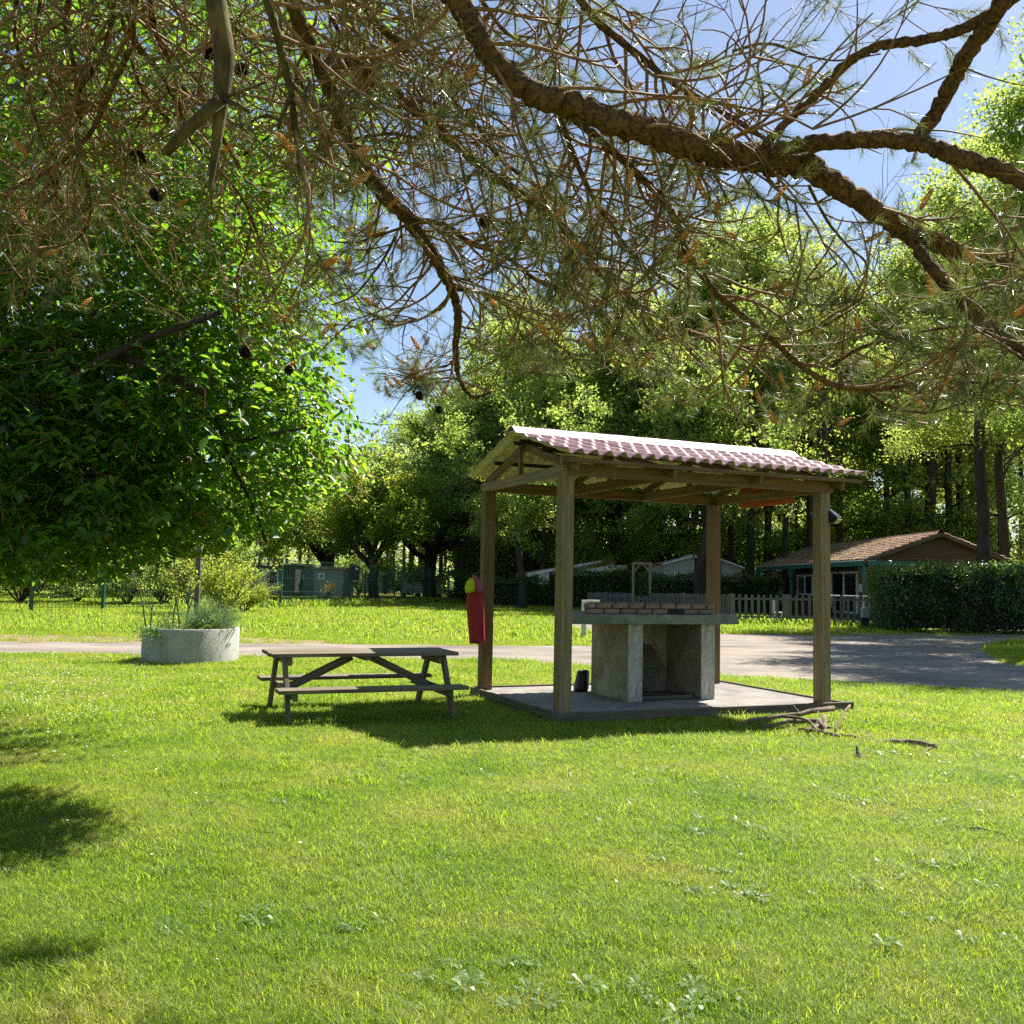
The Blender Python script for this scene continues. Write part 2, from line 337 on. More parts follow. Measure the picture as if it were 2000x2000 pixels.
for yy in gy:
    for xx in gs: gnd.v.append((xx, yy, 0))
for j in range(len(gy)-1):
    for i in range(len(gs)-1):
        a = j*len(gs)+i; gnd.f.append((a, a+1, a+len(gs)+1, a+len(gs))); gnd.m.append(0)
ground = gnd.build('ground', M['ground']); tag(ground, 'mown lawn and woodland soil running back to the trees', kind='structure')
ROAD = gpx([(-500, 1279), (0, 1278), (300, 1280), (700, 1286), (1000, 1290), (1200, 1303), (1400, 1322), (1700, 1336), (2000, 1353), (2500, 1390)]) + \
       gpx([(2500, 1318), (2000, 1303), (1945, 1288), (1925, 1270), (1950, 1256), (2050, 1250), (2400, 1252)]) + \
       gpx([(2400, 1238), (2000, 1240), (1800, 1244), (1600, 1241), (1400, 1238), (1250, 1228), (1115, 1217), (984, 1203), (984, 1206), (1082, 1217.5), (1115, 1228), (1250, 1246), (1330, 1259)]) + \
       gpx([(1200, 1261), (1000, 1262), (700, 1259), (300, 1256), (0, 1254), (-500, 1252)])
ROAD_R = ragged(ROAD)
sheet('gravel_road', ROAD_R, .006, M['gravel'], 'pale gravel track crossing the lawn and widening to the right')
LIT = gpx([(-500, 1255), (0, 1255), (300, 1257), (655, 1260), (640, 1252), (500, 1246), (340, 1243), (150, 1242), (60, 1240), (-500, 1238)])
sheet('bare_ground', ragged(LIT, amp=.25), .003, M['leaf_litter'], 'strip of dry leaves and bare soil along the far edge of the track')
HS = gpx([(1560, 1242), (1700, 1246), (2400, 1240), (2400, 1195), (1760, 1200), (1730, 1232)])
sheet('soil_bed', ragged(HS, amp=.15), .0045, M['leaf_litter'], 'bare soil and litter under the big hedge')

# ------------------------------------------------------------------ shelter
TH = .3995; U = Vector((math.cos(TH), math.sin(TH), 0)); V_ = Vector((-math.sin(TH), math.cos(TH), 0)); Z = Vector((0, 0, 1))
O = Vector((.58, 10.40, 0)); W, D = 3.527, 2.286
ZS, ZP = .10, 2.67; EZ, RZ, OV = 2.85, 3.262, .352
def q(a, b, z): return O+U*a+V_*b+Z*z
sh = empty('shelter', q(W/2, D/2, 0), 'open wooden barbecue shelter with red tile-effect roof on four square posts', 'shelter')
SHL = {}
def shp(mb, name, mat, **k): return mb.build(name, mat, sh, **k)
lx_rot = TH
def local_part(name, mat, size, centre, X=U, Yv=V_, parent=None, bevel=.004, label=None):
    """a box part with its own rotated frame, so that wood grain follows it"""
    parent = parent or sh
    X = Vector(X).normalized(); Yv = Vector(Yv); Zv = X.cross(Yv).normalized(); Yv = Zv.cross(X).normalized()
    mb = MB().box((0, 0, 0), size); ob = mb.build(name, mat, None, local=True)
    ob.parent = parent
    ob.matrix_local = Matrix.Translation(Vector(centre)-parent_world(parent)) @ Matrix((X, Yv, Zv)).transposed().to_4x4()
    if bevel:
        bv = ob.modifiers.new('bevel', 'BEVEL'); bv.width = bevel; bv.segments = 2
    if label: ob['label'] = label
    return ob
def bar_part(name, mat, p, q_, wd, ht, parent=None, upv=Z, ext=0, bevel=.004, label=None):
    """beam from p to q_: long axis local x"""
    p = Vector(p); q_ = Vector(q_); d = (q_-p); ln = d.length+2*ext; d.normalize()
    side = Vector(upv).cross(d)
    side = side.normalized() if side.length > 1e-4 else Vector((1, 0, 0))
    return local_part(name, mat, (ln, wd, ht), (p+q_)/2, d, side, parent, bevel, label)
post_objs = []
for (a, b) in ((0, 0), (W, 0), (0, D), (W, D)):
    mb = MB().box((0, 0, 0), (.15, .15, ZP-ZS))
    ob = mb.build('post', M['post_z'] if b == 0 else M['beam_z'], None, local=True); ob.parent = sh
    ob.location = q(a, b, (ZP+ZS)/2)-sh.location; ob.rotation_euler.z = TH
    bv = ob.modifiers.new('bevel', 'BEVEL'); bv.width = .008; bv.segments = 2
    post_objs.append(ob)
BX = M['beam_x']
bar_part('tie_beam', BX, q(-.02, -.045, ZP+.066), q(W+.12, -.045, ZP+.066), .06, .13, label='long front tie beam over the posts')
bar_part('tie_beam', BX, q(-.02, D+.045, ZP+.066), q(W+.12, D+.045, ZP+.066), .06, .13)
def roof_z(b):
    t_ = (b+OV)/(D/2+OV) if b < D/2 else (D+OV-b)/(D/2+OV)
    return EZ+(RZ-EZ)*t_
for i, a in enumerate((0.0, W/3, 2*W/3, W)):
    off = -.045 if i == 0 else (.045 if i == 3 else 0)
    mt = M['post_x'] if i == 0 else BX
    bar_part('tie_beam', mt, q(a+off, -.08 if i in (0, 3) else .0, ZP+.055 if i == 0 else ZP+.06), q(a+off, D+.08, ZP+.055 if i == 0 else ZP+.06), .05, .115,
             label='paler weathered tie beam of the left gable' if i == 0 else None)
    for s_ in (0, 1):
        b0 = -.28 if s_ == 0 else D+.28
        p0 = q(a+off+.052, b0, roof_z(b0)-.135); p1 = q(a+off+.052, D/2, RZ-.135)
        bar_part('rafter', BX, p0, p1, .045, .10)
    bar_part('king_post', BX, q(a+off, D/2, ZP+.115), q(a+off, D/2, RZ-.12), .07, .05, upv=U)
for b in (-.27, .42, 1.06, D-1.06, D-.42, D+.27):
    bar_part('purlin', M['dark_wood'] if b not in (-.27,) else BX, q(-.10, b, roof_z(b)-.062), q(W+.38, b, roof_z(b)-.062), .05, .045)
bar_part('end_block', M['post_x'], q(-.09, -.06, ZP+.165), q(.10, -.06, ZP+.165), .07, .09)
# roof sheets: tile-effect relief, red above and cream beneath
def roof_sheet(a0, a1, side, lift):
    na = int((a1-a0)/.175*8); ns = 26; pit = .176
    top = []; 
    mb = MB()
    sl = math.hypot(D/2+OV, RZ-EZ)
    b_dir = 1 if side == 0 else -1
    b_start = -OV if side == 0 else D+OV
    for layer in (0, 1):
        for j in range(ns+1):
            t_ = j/ns; s_ = t_*sl
            stepn = (s_/.36) % 1.0
            saw = .028*(1-stepn) if j < ns else 0
            for i in range(na+1):
                a = a0+(a1-a0)*i/na
                ph = (a/pit) % 1.0
                wave = .048*(math.cos(2*math.pi*ph)*.5+.5)**.8
                scal = .03*math.cos(2*math.pi*ph) if j == 0 else 0
                z = EZ+(RZ-EZ)*t_+wave+(saw if layer == 0 else saw*.6)+lift-(.006 if layer else 0)
                mb.v.append(tuple(q(a, b_start+b_dir*((D/2+OV)*t_-scal), z)))
    n1 = (na+1)*(ns+1)
    for j in range(ns):
        for i in range(na):
            a = j*(na+1)+i
            f = (a, a+1, a+na+2, a+na+1); g = tuple(x+n1 for x in reversed(f))
            if side == 1: f = tuple(reversed(f)); g = tuple(reversed(g))
            mb.f += [f, g]; mb.m += [0, 1]
    for i in range(na):
        a = i; mb.f.append((a+n1, a+1+n1, a+1, a)); mb.m.append(0)
    for j in range(ns):
        for e in (0, na):
            a = j*(na+1)+e; b = (j+1)*(na+1)+e; mb.f.append((a, b, b+n1, a+n1)); mb.m.append(0)
    return mb.build('roof_sheet', [M['roof_red'], M['roof_under']], sh, smooth=False)
NS = 4
for side in (0, 1):
    for k in range(NS):
        a0 = -.18+(W+.62)*k/NS; a1 = -.18+(W+.62)*(k+1)/NS+(.05 if k < NS-1 else 0)
        roof_sheet(a0, a1, side, .004*(k % 2))
nr = 9
for k in range(nr):
    a0 = -.19+(W+.63)*k/nr; a1 = a0+(W+.63)/nr+.035
    mb = MB()
    prof = [(-.17, -.045), (-.10, .008), (-.05, .045), (0, .062), (.05, .045), (.10, .008), (.17, -.045)]
    for (a, sc) in ((a0, 1.0), (a1, .93)):
        for (b, z) in prof: mb.v.append(tuple(q(a, D/2+b*sc, RZ+.035+z*sc+.006)))
    n = len(prof)
    for i in range(n-1): mb.f.append((i, i+1, n+i+1, n+i)); mb.m.append(0)
    o_ = shp(mb, 'ridge_cap', M['ridge']); so = o_.modifiers.new('s', 'SOLIDIFY'); so.thickness = .008
# orange board in the right gable
bar_part('gable_board', M['orange'], q(W+.12, .66, 2.645), q(W+.12, 1.80, 2.645), .022, .10, label='narrow orange board under the right tie beam')
bar_part('gable_board', M['orange'], q(W+.12, .66, 2.86), q(W+.12, 1.80, 2.86), .022, .26, label='wide orange board above the right tie beam')
# slab and kerb
slab = empty('paving_slab', q(W/2, D/2, 0), 'gravelly slab edged with timber boards under the shelter', 'slab')
slab['kind'] = 'structure'; del slab['category']
A0, A1, B0, B1 = -.10, W+.20, -.13, D+.16
MB().add([q(A0, B0, 0), q(A1, B0, 0), q(A1, B1, 0), q(A0, B1, 0), q(A0, B0, ZS), q(A1, B0, ZS), q(A1, B1, ZS), q(A0, B1, ZS)],
         [(4, 5, 6, 7), (0, 1, 5, 4), (1, 2, 6, 5), (2, 3, 7, 6), (3, 0, 4, 7)]).build('slab_surface', M['slab'], slab)
kt = .045
for (p0, p1) in (((A0-kt, B0-kt/2), (1.9, B0-kt/2)), ((1.905, B0-kt/2), (A1+.14, B0-kt/2)), ((A0-kt/2, B0+.002), (A0-kt/2, B1)), ((A1+kt/2, B0+.002), (A1+kt/2, B1)), ((A0, B1+kt/2), (A1, B1+kt/2))):
    bar_part('kerb_board', M['kerb_wood'], q(*p0, .050), q(*p1, .050), kt-.004, .145, slab, bevel=.006)
# ------------------------------------------------------------------ barbecue
BO = Vector((1.42, 11.45, 0)); 
def bq(a, b, z): return BO+U*a+V_*b+Z*z
bb = empty('barbecue', bq(.6, .45, ZS), 'built-in barbecue of rendered walls, concrete counter and two courses of brick', 'barbecue')
def bbox(name, a0, a1, b0, b1, z0, z1, mat, label=None, bevel=.012, sub=0):
    mb = MB().box((0, 0, 0), (a1-a0, b1-b0, z1-z0))
    ob = mb.build(name, mat, None, local=True); ob.parent = bb
    ob.location = bq((a0+a1)/2, (b0+b1)/2, (z0+z1)/2)-bb.location; ob.rotation_euler.z = TH
    if bevel:
        bv = ob.modifiers.new('bevel', 'BEVEL'); bv.width = bevel; bv.segments = 2
    if label: ob['label'] = label
    return ob
bbox('side_wall', 0, .19, .012, .95, ZS, 1.02, M['render'])
bbox('pier', -.004, .194, -.006, .010, ZS, 1.02, M['render_pale'], 'pale front edge of the left wall', bevel=.004)
bbox('side_wall', 1.03, 1.22, .012, .95, ZS, 1.02, M['render'])
bbox('pier', 1.026, 1.224, -.006, .010, ZS, 1.02, M['render_pale'], 'pale front edge of the right wall', bevel=.004)
bbox('back_wall', .192, 1.028, .78, .94, ZS, 1.02, M['render'])
cpoly = [(-.90, -.12), (1.5, -.12), (1.5, 1.05), (-.25, 1.05), (-.90, .15)]
cm = MB(); cm.add([bq(a_, b_, 1.025) for a_, b_ in cpoly]+[bq(a_, b_, 1.14) for a_, b_ in cpoly], [(4, 3, 2, 1, 0), (5, 6, 7, 8, 9)]+[(i, (i+1) % 5, 5+(i+1) % 5, 5+i) for i in range(5)])
cm.build('counter', M['counter'], bb, bevel=.012)
bbox('hearth', .195, 1.025, .05, .775, ZS+.002, ZS+.02, M['soot'], bevel=0)
bm_ = MB().box((0, 0, 0), (.212, .098, .052)); bk = bm_.build('brick', M['brick'], None, local=True)
bk.modifiers.new('bevel', 'BEVEL').width = .004
first = [True]
def brick(a, b, z, rz=0, ln=1):
    if first[0]: o = bk; first[0] = False
    else: o = copy_obj(bk)
    o.parent = bb; o.location = bq(a, b, z)-bb.location; o.rotation_euler.z = TH+rz+random.gauss(0, .012); o.scale = (ln, 1, random.uniform(.96, 1.03))
for c in range(2):
    z = 1.142+.03+c*.062
    for side_b in (.06, .80):
        x = -.55 if side_b < .5 else -.10
        nb_ = 8 if side_b < .5 else 6
        widths = ([1]*nb_ if c == 0 else [.5]+[1]*(nb_-1)+[.5])
        for wd in widths:
            brick(x+.106*wd, side_b+random.gauss(0, .003), z, 0, wd*.97); x += .222*wd
    for a_end in (1.17,):
        for kx in range(2): brick(a_end, .30+kx*.26, z, math.pi/2, 1.1)
mb = MB()
for b_, a_ in ((.06, -.54), (.80, -.09)): mb.bar(bq(a_, b_, 1.172+.03), bq(1.21, b_, 1.172+.03), .085, .114)
mb.bar(bq(1.17, .115, 1.172+.03), bq(1.17, .745, 1.172+.03), .08, .112)
mb.build('mortar_joints', M['mortar'], bb)
# grill grate leaning in the opening
gr = empty('grill_grate', bq(.55, .5, ZS+.02), 'rusty iron grill grate leaning inside the barbecue opening', 'grate')
g00, g10 = bq(.28, .30, ZS+.04), bq(.90, .22, ZS+.04); g01, g11 = bq(.12+.09, .66, .72), bq(.72, .70, .72)
fr = MB()
for a_, b_ in ((g00, g10), (g10, g11), (g11, g01), (g01, g00)): fr.tube([a_, b_], [.007, .007], 6)
for t_ in (.08, .48): fr.tube([g00.lerp(g01, 1-t_), g10.lerp(g11, 1-t_)], [.006]*2, 6)
fr.build('grate_frame', M['iron'], gr, smooth=True)
for k in range(1, 17):
    t_ = k/17; rb = MB().tube([g00.lerp(g10, t_), g01.lerp(g11, t_)], [.0055]*2, 5); rb.build('grate_bar', M['iron'], gr, smooth=True)
tr = MB()
ta, tb_ = bq(.56, .22, ZS+.04), 0
tr.box(bq(.56, .17, ZS+.025), (.72, .26, .012), U, V_)
for (a_, b_, sx, sy) in ((.56, .045, .72, .012), (.56, .295, .72, .012), (.205, .17, .012, .26), (.915, .17, .012, .26)): tr.box(bq(a_, b_, ZS+.04), (sx, sy, .035), U, V_)
tag(tr.build('ash_tray', M['iron'], None, origin=bq(.56, .17, ZS)), 'shallow black metal ash tray on the floor of the barbecue', 'tray')
# black container left of the barbecue
c0 = G(1134, 1350, ZS)
mb = MB(); n = 20
prof = [(0, .0), (.115, .0), (.125, .05), (.10, .24), (.085, .27), (.075, .27), (.075, .2), (0, .2)]
for (r_, z_) in prof:
    for k in range(n):
        an = 2*math.pi*k/n; mb.v.append((c0.x+r_*math.cos(an)*.8+z_*.12, c0.y+r_*math.sin(an), ZS+.001+z_))
for j in range(len(prof)-1):
    for k in range(n): mb.f.append((j*n+k, j*n+(k+1) % n, (j+1)*n+(k+1) % n, (j+1)*n+k)); mb.m.append(0)
tag(mb.build('bucket', M['black_plastic'], None, origin=(c0.x, c0.y, ZS), smooth=True), 'small black bucket standing against the left wall of the barbecue', 'bucket')
# solar lamp on the right post
lp = q(W+.075, -.02, 0); 
Ly = q(W+.16, -.03, 0).y
sl = empty('solar_lamp', q(W+.078, -.02, 2.36), 'small black solar lamp screwed to the right front post of the shelter', 'lamp')
c = q(W+.115, -.06, 2.40)
sdir = (U*.40-V_*.92).normalized(); sside = Z.cross(sdir).normalized()
MB().add([c-sdir*.07+sside*.07+Z*.09, c-sdir*.07-sside*.07+Z*.09, c+sdir*.09-sside*.07-Z*.03, c+sdir*.09+sside*.07-Z*.03,
          c-sdir*.07+sside*.07-Z*.10, c-sdir*.07-sside*.07-Z*.10, c+sdir*.04-sside*.07-Z*.10, c+sdir*.04+sside*.07-Z*.10,
          c+sdir*.09-sside*.07-Z*.055, c+sdir*.09+sside*.07-Z*.055],
         [(0, 1, 2, 3), (1, 0, 4, 5), (4, 7, 6, 5), (3, 2, 8, 9), (8, 6, 7, 9), (0, 3, 9, 7, 4), (2, 1, 5, 6, 8)]).build('lamp_body', M['black_plastic'], sl)
nrm = (sdir*.6+Z*.8).normalized()
pc = c+sdir*.01+Z*.032
MB().box(pc+nrm*.006, (.115, .17, .004), sside, nrm.cross(sside)).build('solar_panel', M['solar'], sl)
MB().box(c+sdir*.072-Z*.082, (.12, .075, .006), sside, (sdir*.75+Z*.66).normalized()).build('lamp_lens', M['lamp_lens'], sl)

# ------------------------------------------------------------------ bag on the left rear post
bp = q(-.02, D-.02, 0)
bag = empty('cloth_bag', PY(925, 1128, 12.35), 'long red cloth sleeve with yellow top hanging on the rear left post', 'bag')
def cloth(name, prof, mat, seed):
    mb = MB(); n = 28; rg = random.Random(seed); ph = [rg.uniform(0, 6.28) for _ in range(4)]
    for (px, py, wpx) in prof:
        c = PY(px, py, 12.33); r_ = wpx/2*12.33/FPX
        for k in range(n):
            an = 2*math.pi*k/n; f_ = 1+.10*math.sin(3*an+ph[0]+py*.01)+.06*math.sin(7*an+ph[1]+py*.02)
            mb.v.append((c.x+r_*math.cos(an)*f_, c.y+r_*.42*math.sin(an)*f_, c.z+.006*math.sin(5*an+ph[2])))
    for j in range(len(prof)-1):
        for k in range(n): mb.f.append((j*n+k, j*n+(k+1) % n, (j+1)*n+(k+1) % n, (j+1)*n+k)); mb.m.append(0)
    mb.f.append(tuple(range(n))); mb.m.append(0); e = (len(prof)-1)*n; mb.f.append(tuple(e+k for k in range(n))); mb.m.append(0)
    return mb.build(name, mat, bag, smooth=True)
cloth('cloth_sleeve', [(928, 1157, 30), (928, 1175, 34), (929, 1200, 33), (930, 1225, 31), (931, 1245, 30), (931, 1257, 29)], M['red_cloth'], 1)
cloth('cloth_top', [(921, 1129, 7), (920, 1136, 15), (919, 1146, 20), (919, 1157.5, 17)], M['yellow_cloth'], 2)
cloth('cloth_flap', [(924, 1122, 5), (928, 1129, 10), (934, 1139, 14), (936, 1150, 15), (935, 1160, 13)], M['pink_cloth'], 3)
hk = MB().tube([PY(924, 1121, 12.33), PY(931, 1119, 12.38), q(-.075, D, PY(931, 1119, 12.4).z)], [.004]*3, 5)
hk.build('hanging_cord', M['black_plastic'], bag); hk = MB().tube([PY(941, 1150, 12.33), PY(944, 1175, 12.35), PY(942, 1190, 12.33)], [.012, .013, .012], 6); hk.build('side_strap', M['black_plastic'], bag)

# ------------------------------------------------------------------ picnic table
TC = Vector((-1.66, 10.76, 0)); TA = R(22.3); TU = Vector((math.cos(TA), math.sin(TA), 0)); TV = Vector((-math.sin(TA), math.cos(TA), 0))
def tq(a, b, z): return TC+TU*a+TV*b+Z*z
pt = empty('picnic_table', TC, 'weathered dark wooden picnic table with fixed benches beside the shelter', 'picnic table')
TW = M['table_wood']
for k in range(5):
    b_ = -.30+.15*k
    bar_part('top_plank', TW, tq(-1.03+random.uniform(-.008, .008), b_, .678+random.uniform(-.003, .003)), tq(1.03+random.uniform(-.008, .008), b_, .678), .143, .04, pt, bevel=.006)
for s_ in (-1, 1):
    for k in range(2):
        bar_part('bench_plank', TW, tq(-1.01, s_*(.60+.14*k), .343), tq(1.01, s_*(.60+.14*k), .343+random.uniform(-.003, .003)), .133, .04, pt, bevel=.006)
for a_ in (-.88, .88):
    for s_ in (-1, 1):
        bar_part('leg', TW, tq(a_, s_*.69, -.02), tq(a_, s_*.26, .655), .045, .095, pt, upv=TV*s_)
    i_ = .05 if a_ < 0 else -.05
    bar_part('cross_beam', TW, tq(a_+i_, -.74, .285), tq(a_+i_, .74, .285), .045, .085, pt)
    bar_part('top_batten', TW, tq(a_+i_, -.34, .61), tq(a_+i_, .34, .61), .045, .085, pt)
for s_ in (-1, 1):
    bar_part('brace', TW, tq(s_*.80, 0, .30), tq(s_*.10, 0, .635), .045, .085, pt)
bar_part('centre_batten', TW, tq(0, -.34, .635), tq(0, .34, .635), .07, .045, pt)

# ------------------------------------------------------------------ planter
PC = Vector((-5.50, 16.62, 0)); PR, PH = .80, .60
pl = empty('planter', PC, 'round pale concrete planter ring filled with straggly plants', 'planter')
mb = MB(); n = 64; prof = [(PR+.01, -.03), (PR, .0), (PR, PH-.01), (PR-.008, PH), (PR-.065, PH), (PR-.07, PH-.01), (PR-.07, PH-.12)]
for (r_, z_) in prof:
    for k in range(n):
        an = 2*math.pi*k/n; mb.v.append((PC.x+r_*math.cos(an), PC.y+r_*math.sin(an), z_))
for j in range(len(prof)-1):
    for k in range(n): mb.f.append((j*n+k, j*n+(k+1) % n, (j+1)*n+(k+1) % n, (j+1)*n+k)); mb.m.append(0)
mb.build('concrete_ring', M['concrete'], pl, smooth=True)
mb = MB()
for k in range(n):
    an = 2*math.pi*k/n; mb.v.append((PC.x+.735*math.cos(an), PC.y+.735*math.sin(an), PH-.09))
mb.f.append(tuple(range(n))); mb.m.append(0); mb.build('soil', M['leaf_litter'], pl)
stk = MB().box((PC.x+.02, PC.y+.15, 1.35), (.085, .06, 1.75)); tag(stk.build('stake', M['picket'], None, origin=(PC.x+.02, PC.y+.15, .5)), 'grey wooden stake standing upright in the round planter', 'stake')
# plants of the planter
def curve_pts(p, d, ln, n=6, wob=.12, grav=0.0, rg=random):
    p = Vector(p); d = Vector(d).normalized(); out = [p.copy()]; st = ln/(n-1)
    for i in range(n-1):
        d = (d+Vector((rg.gauss(0, wob), rg.gauss(0, wob), rg.gauss(0, wob)+grav))).normalized(); p = p+d*st; out.append(p.copy())
    return out
def leaves_at(P, size, n_each, spread, zs=.7, wd=.5):
    P = np.repeat(np.array(P), n_each, 0); P = P+RNG.normal(size=P.shape)*spread
    k = len(P); Dr = rand_dir(k, -.1, .7); N = rand_dir(k, 1.2, 1)
    ln = size*RNG.uniform(.6, 1.2, k); return leaf_verts(P, Dr, N, ln, ln*wd)
sr = empty('shrub', PC+Vector((-.2, 0, PH-.09)), 'straggly shrub with bare pale stems in the round planter', 'shrub')
mb = MB(); tips = []
stems = [((-.66, -.25), (-.30, .0, 1), 1.15), ((-.62, -.22), (-.12, .05, 1), .75), ((-.28, -.1), (-.18, .05, 1), 1.2), ((-.22, 0), (.0, 0, 1), 1.35), ((-.15, .1), (.1, 0, 1), 1.2), ((-.12, 0), (.02, 0, 1), 1.0),
         ((.22, 0), (.45, 0, 1), 1.35), ((.38, 0), (.15, 0, 1), 1.2), ((.3, .1), (.7, .1, 1), 1.3)]
for (xy, d_, ln) in stems:
    pts = curve_pts((PC.x+xy[0], PC.y+xy[1], PH-.1), d_, ln, 9, .10); mb.tube(pts, [.016*(1-.07*i) for i in range(9)], 6)
    for k in range(5):
        i = random.randint(3, 8); d2 = (pts[i]-pts[i-1]).normalized()+Vector((random.gauss(0, .6), random.gauss(0, .6), .3))
        p2 = curve_pts(pts[i], d2, random.uniform(.2, .5), 5, .15); mb.tube(p2, [.006, .005, .004, .003, .002], 4); tips += p2[2:]
mb.build('stem', M['stick'], sr, smooth=True)
tips2 = [t for t in tips if t.x > PC.x-.45]
Vv, F = leaves_at([tuple(t) for t in tips2], .07, 7, .05); np_mesh('leaves', Vv, F, M['yellow_leaf'], sr)['kind'] = 'stuff'
fn = empty('fennel', PC+Vector((.3, 0, PH-.09)), 'feathery green plant spilling over the right side of the planter', 'plant')
P = []; 
for k in range(150):
    p = Vector((PC.x+random.uniform(-.1, .62), PC.y+random.uniform(-.4, .4), PH-.09)); d_ = Vector((random.gauss(.35, .35), random.gauss(-.1, .3), 1))
    pts = curve_pts(p, d_, random.uniform(.25, .62), 7, .12, -.05); P += [tuple(a) for a in pts[2:]]
k = 16; P = np.repeat(np.array(P), k, 0); Dd = rand_dir(len(P), .2, .8); N = rand_dir(len(P))
Vv, F = leaf_verts(P, Dd, N, RNG.uniform(.05, .13, len(P)), np.full(len(P), .004)); np_mesh('fronds', Vv, F, M['fennel'], fn)['kind'] = 'stuff'
mixp = empty('herb_clump', PC+Vector((-.3, 0, PH-.09)), 'low leafy herbs filling the planter and hanging over its left rim', 'plant')
P = []
for k in range(170):
    an = random.uniform(0, 6.28); r_ = .66*math.sqrt(random.random()); p = Vector((PC.x+r_*math.cos(an), PC.y+r_*math.sin(an), PH-.1))
    P += [tuple(a) for a in curve_pts(p, (random.gauss(0, .3), random.gauss(0, .3), 1), random.uniform(.1, .38), 5, .2)]
for k in range(22):
    p = Vector((PC.x-.42+random.gauss(0, .14), PC.y-.60, PH)); P += [tuple(a) for a in curve_pts(p, (random.gauss(0, .3), -.6, .2), random.uniform(.15, .38), 6, .1, -.28)]
Vv, F = leaves_at(P, .055, 5, .02, wd=.3); np_mesh('leaves', Vv, F, M['weed'], mixp)['kind'] = 'stuff'

# ------------------------------------------------------------------ sticks on the lawn
def stick_thing(name, label, cat, specs, mat=M['stick'], group=None):
    root = None
    for i, (pts, r0, r1) in enumerate(specs):
        wp = []
        for p in pts:
            g = G(p[0], p[1]); wp.append(Vector((g.x, g.y, p[2])))
        fine = []
        for a, b in zip(wp[:-1], wp[1:]):
            for t_ in (0, .33, .66): fine.append(a.lerp(b, t_)+Vector((random.gauss(0, .008), random.gauss(0, .008), random.gauss(0, .005))))
        fine.append(wp[-1]); n = len(fine)
        rd = [.78*(r0+(r1-r0)*k/(n-1))*random.uniform(.85, 1.15) for k in range(n)]
        mb = MB().tube(fine, rd, 8)
        if root is None:
            root = empty(name, (wp[0].x, wp[0].y, 0), label, cat, group)
        mb.build('stick' if i else 'main_stick', mat, root, smooth=True)
    return root
stick_thing('branch_pile', 'heap of broken dead branches lying at the front right corner of the slab', 'branches', [
    ([(1432, 1424, .03), (1470, 1420, .07), (1520, 1418, .10), (1560, 1418, .13), (1628, 1412, .16)], .022, .035),
    ([(1490, 1426, .03), (1540, 1424, .08), (1600, 1424, .09), (1612, 1436, .05)], .03, .03),
    ([(1575, 1436, .03), (1600, 1428, .06), (1625, 1432, .05)], .035, .02),
    ([(1608, 1422, .12), (1612, 1440, .04), (1640, 1444, .03)], .03, .02),
    ([(1630, 1436, .04), (1645, 1425, .14), (1660, 1418, .22)], .014, .016),
    ([(1545, 1425, .05), (1560, 1415, .14), (1550, 1408, .18)], .008, .004),
    ([(1590, 1430, .05), (1598, 1416, .15)], .01, .006),
    ([(1560, 1434, .05), (1585, 1437, .06), (1640, 1441, .03)], .02, .012),
    ([(1495, 1430, .02), (1500, 1412, .10)], .006, .004),
    ([(1540, 1420, .11), (1580, 1430, .12), (1600, 1440, .05)], .022, .014)])
stick_thing('fallen_branch', 'long thin fallen branch lying on the lawn right of the branch heap', 'branch', [
    ([(1640, 1441, .03), (1680, 1447, .03), (1720, 1456, .03), (1760, 1458, .05), (1800, 1462, .05), (1826, 1468, .04)], .012, .04),
    ([(1826, 1467, .05), (1812, 1472, .03), (1795, 1480, .01)], .012, .007)])
stick_thing('wood_stump', 'small splintered stub of wood standing in the lawn', 'stump', [
    ([(1682, 1484, .0), (1679, 1482, .05), (1673, 1480, .12)], .045, .006), ([(1676, 1486, .015), (1700, 1480, .02)], .035, .015)])
stick_thing('fallen_twig', 'short bare twig lying in the grass at the right edge of the lawn', 'twig', [
    ([(1868, 1622, .02), (1900, 1626, .03), (1950, 1636, .03), (2010, 1646, .02)], .008, .012)])

# ------------------------------------------------------------------ cream post behind the barbecue
cp = G(1140, 1245)
hh = CH+.0
cz = PY(1140, 1172, cp.y).z
c1 = MB().box((cp.x, cp.y, cz/2), (.13, .13, cz)); sp = empty('stand_post', cp, 'cream painted post with a short top arm standing behind the barbecue', 'post')
c1.build('upright', M['cream_paint'], sp, bevel=.01)
MB().box((cp.x+.25, cp.y, cz-.03), (.36, .12, .075)).build('top_arm', M['cream_paint'], sp, bevel=.01)

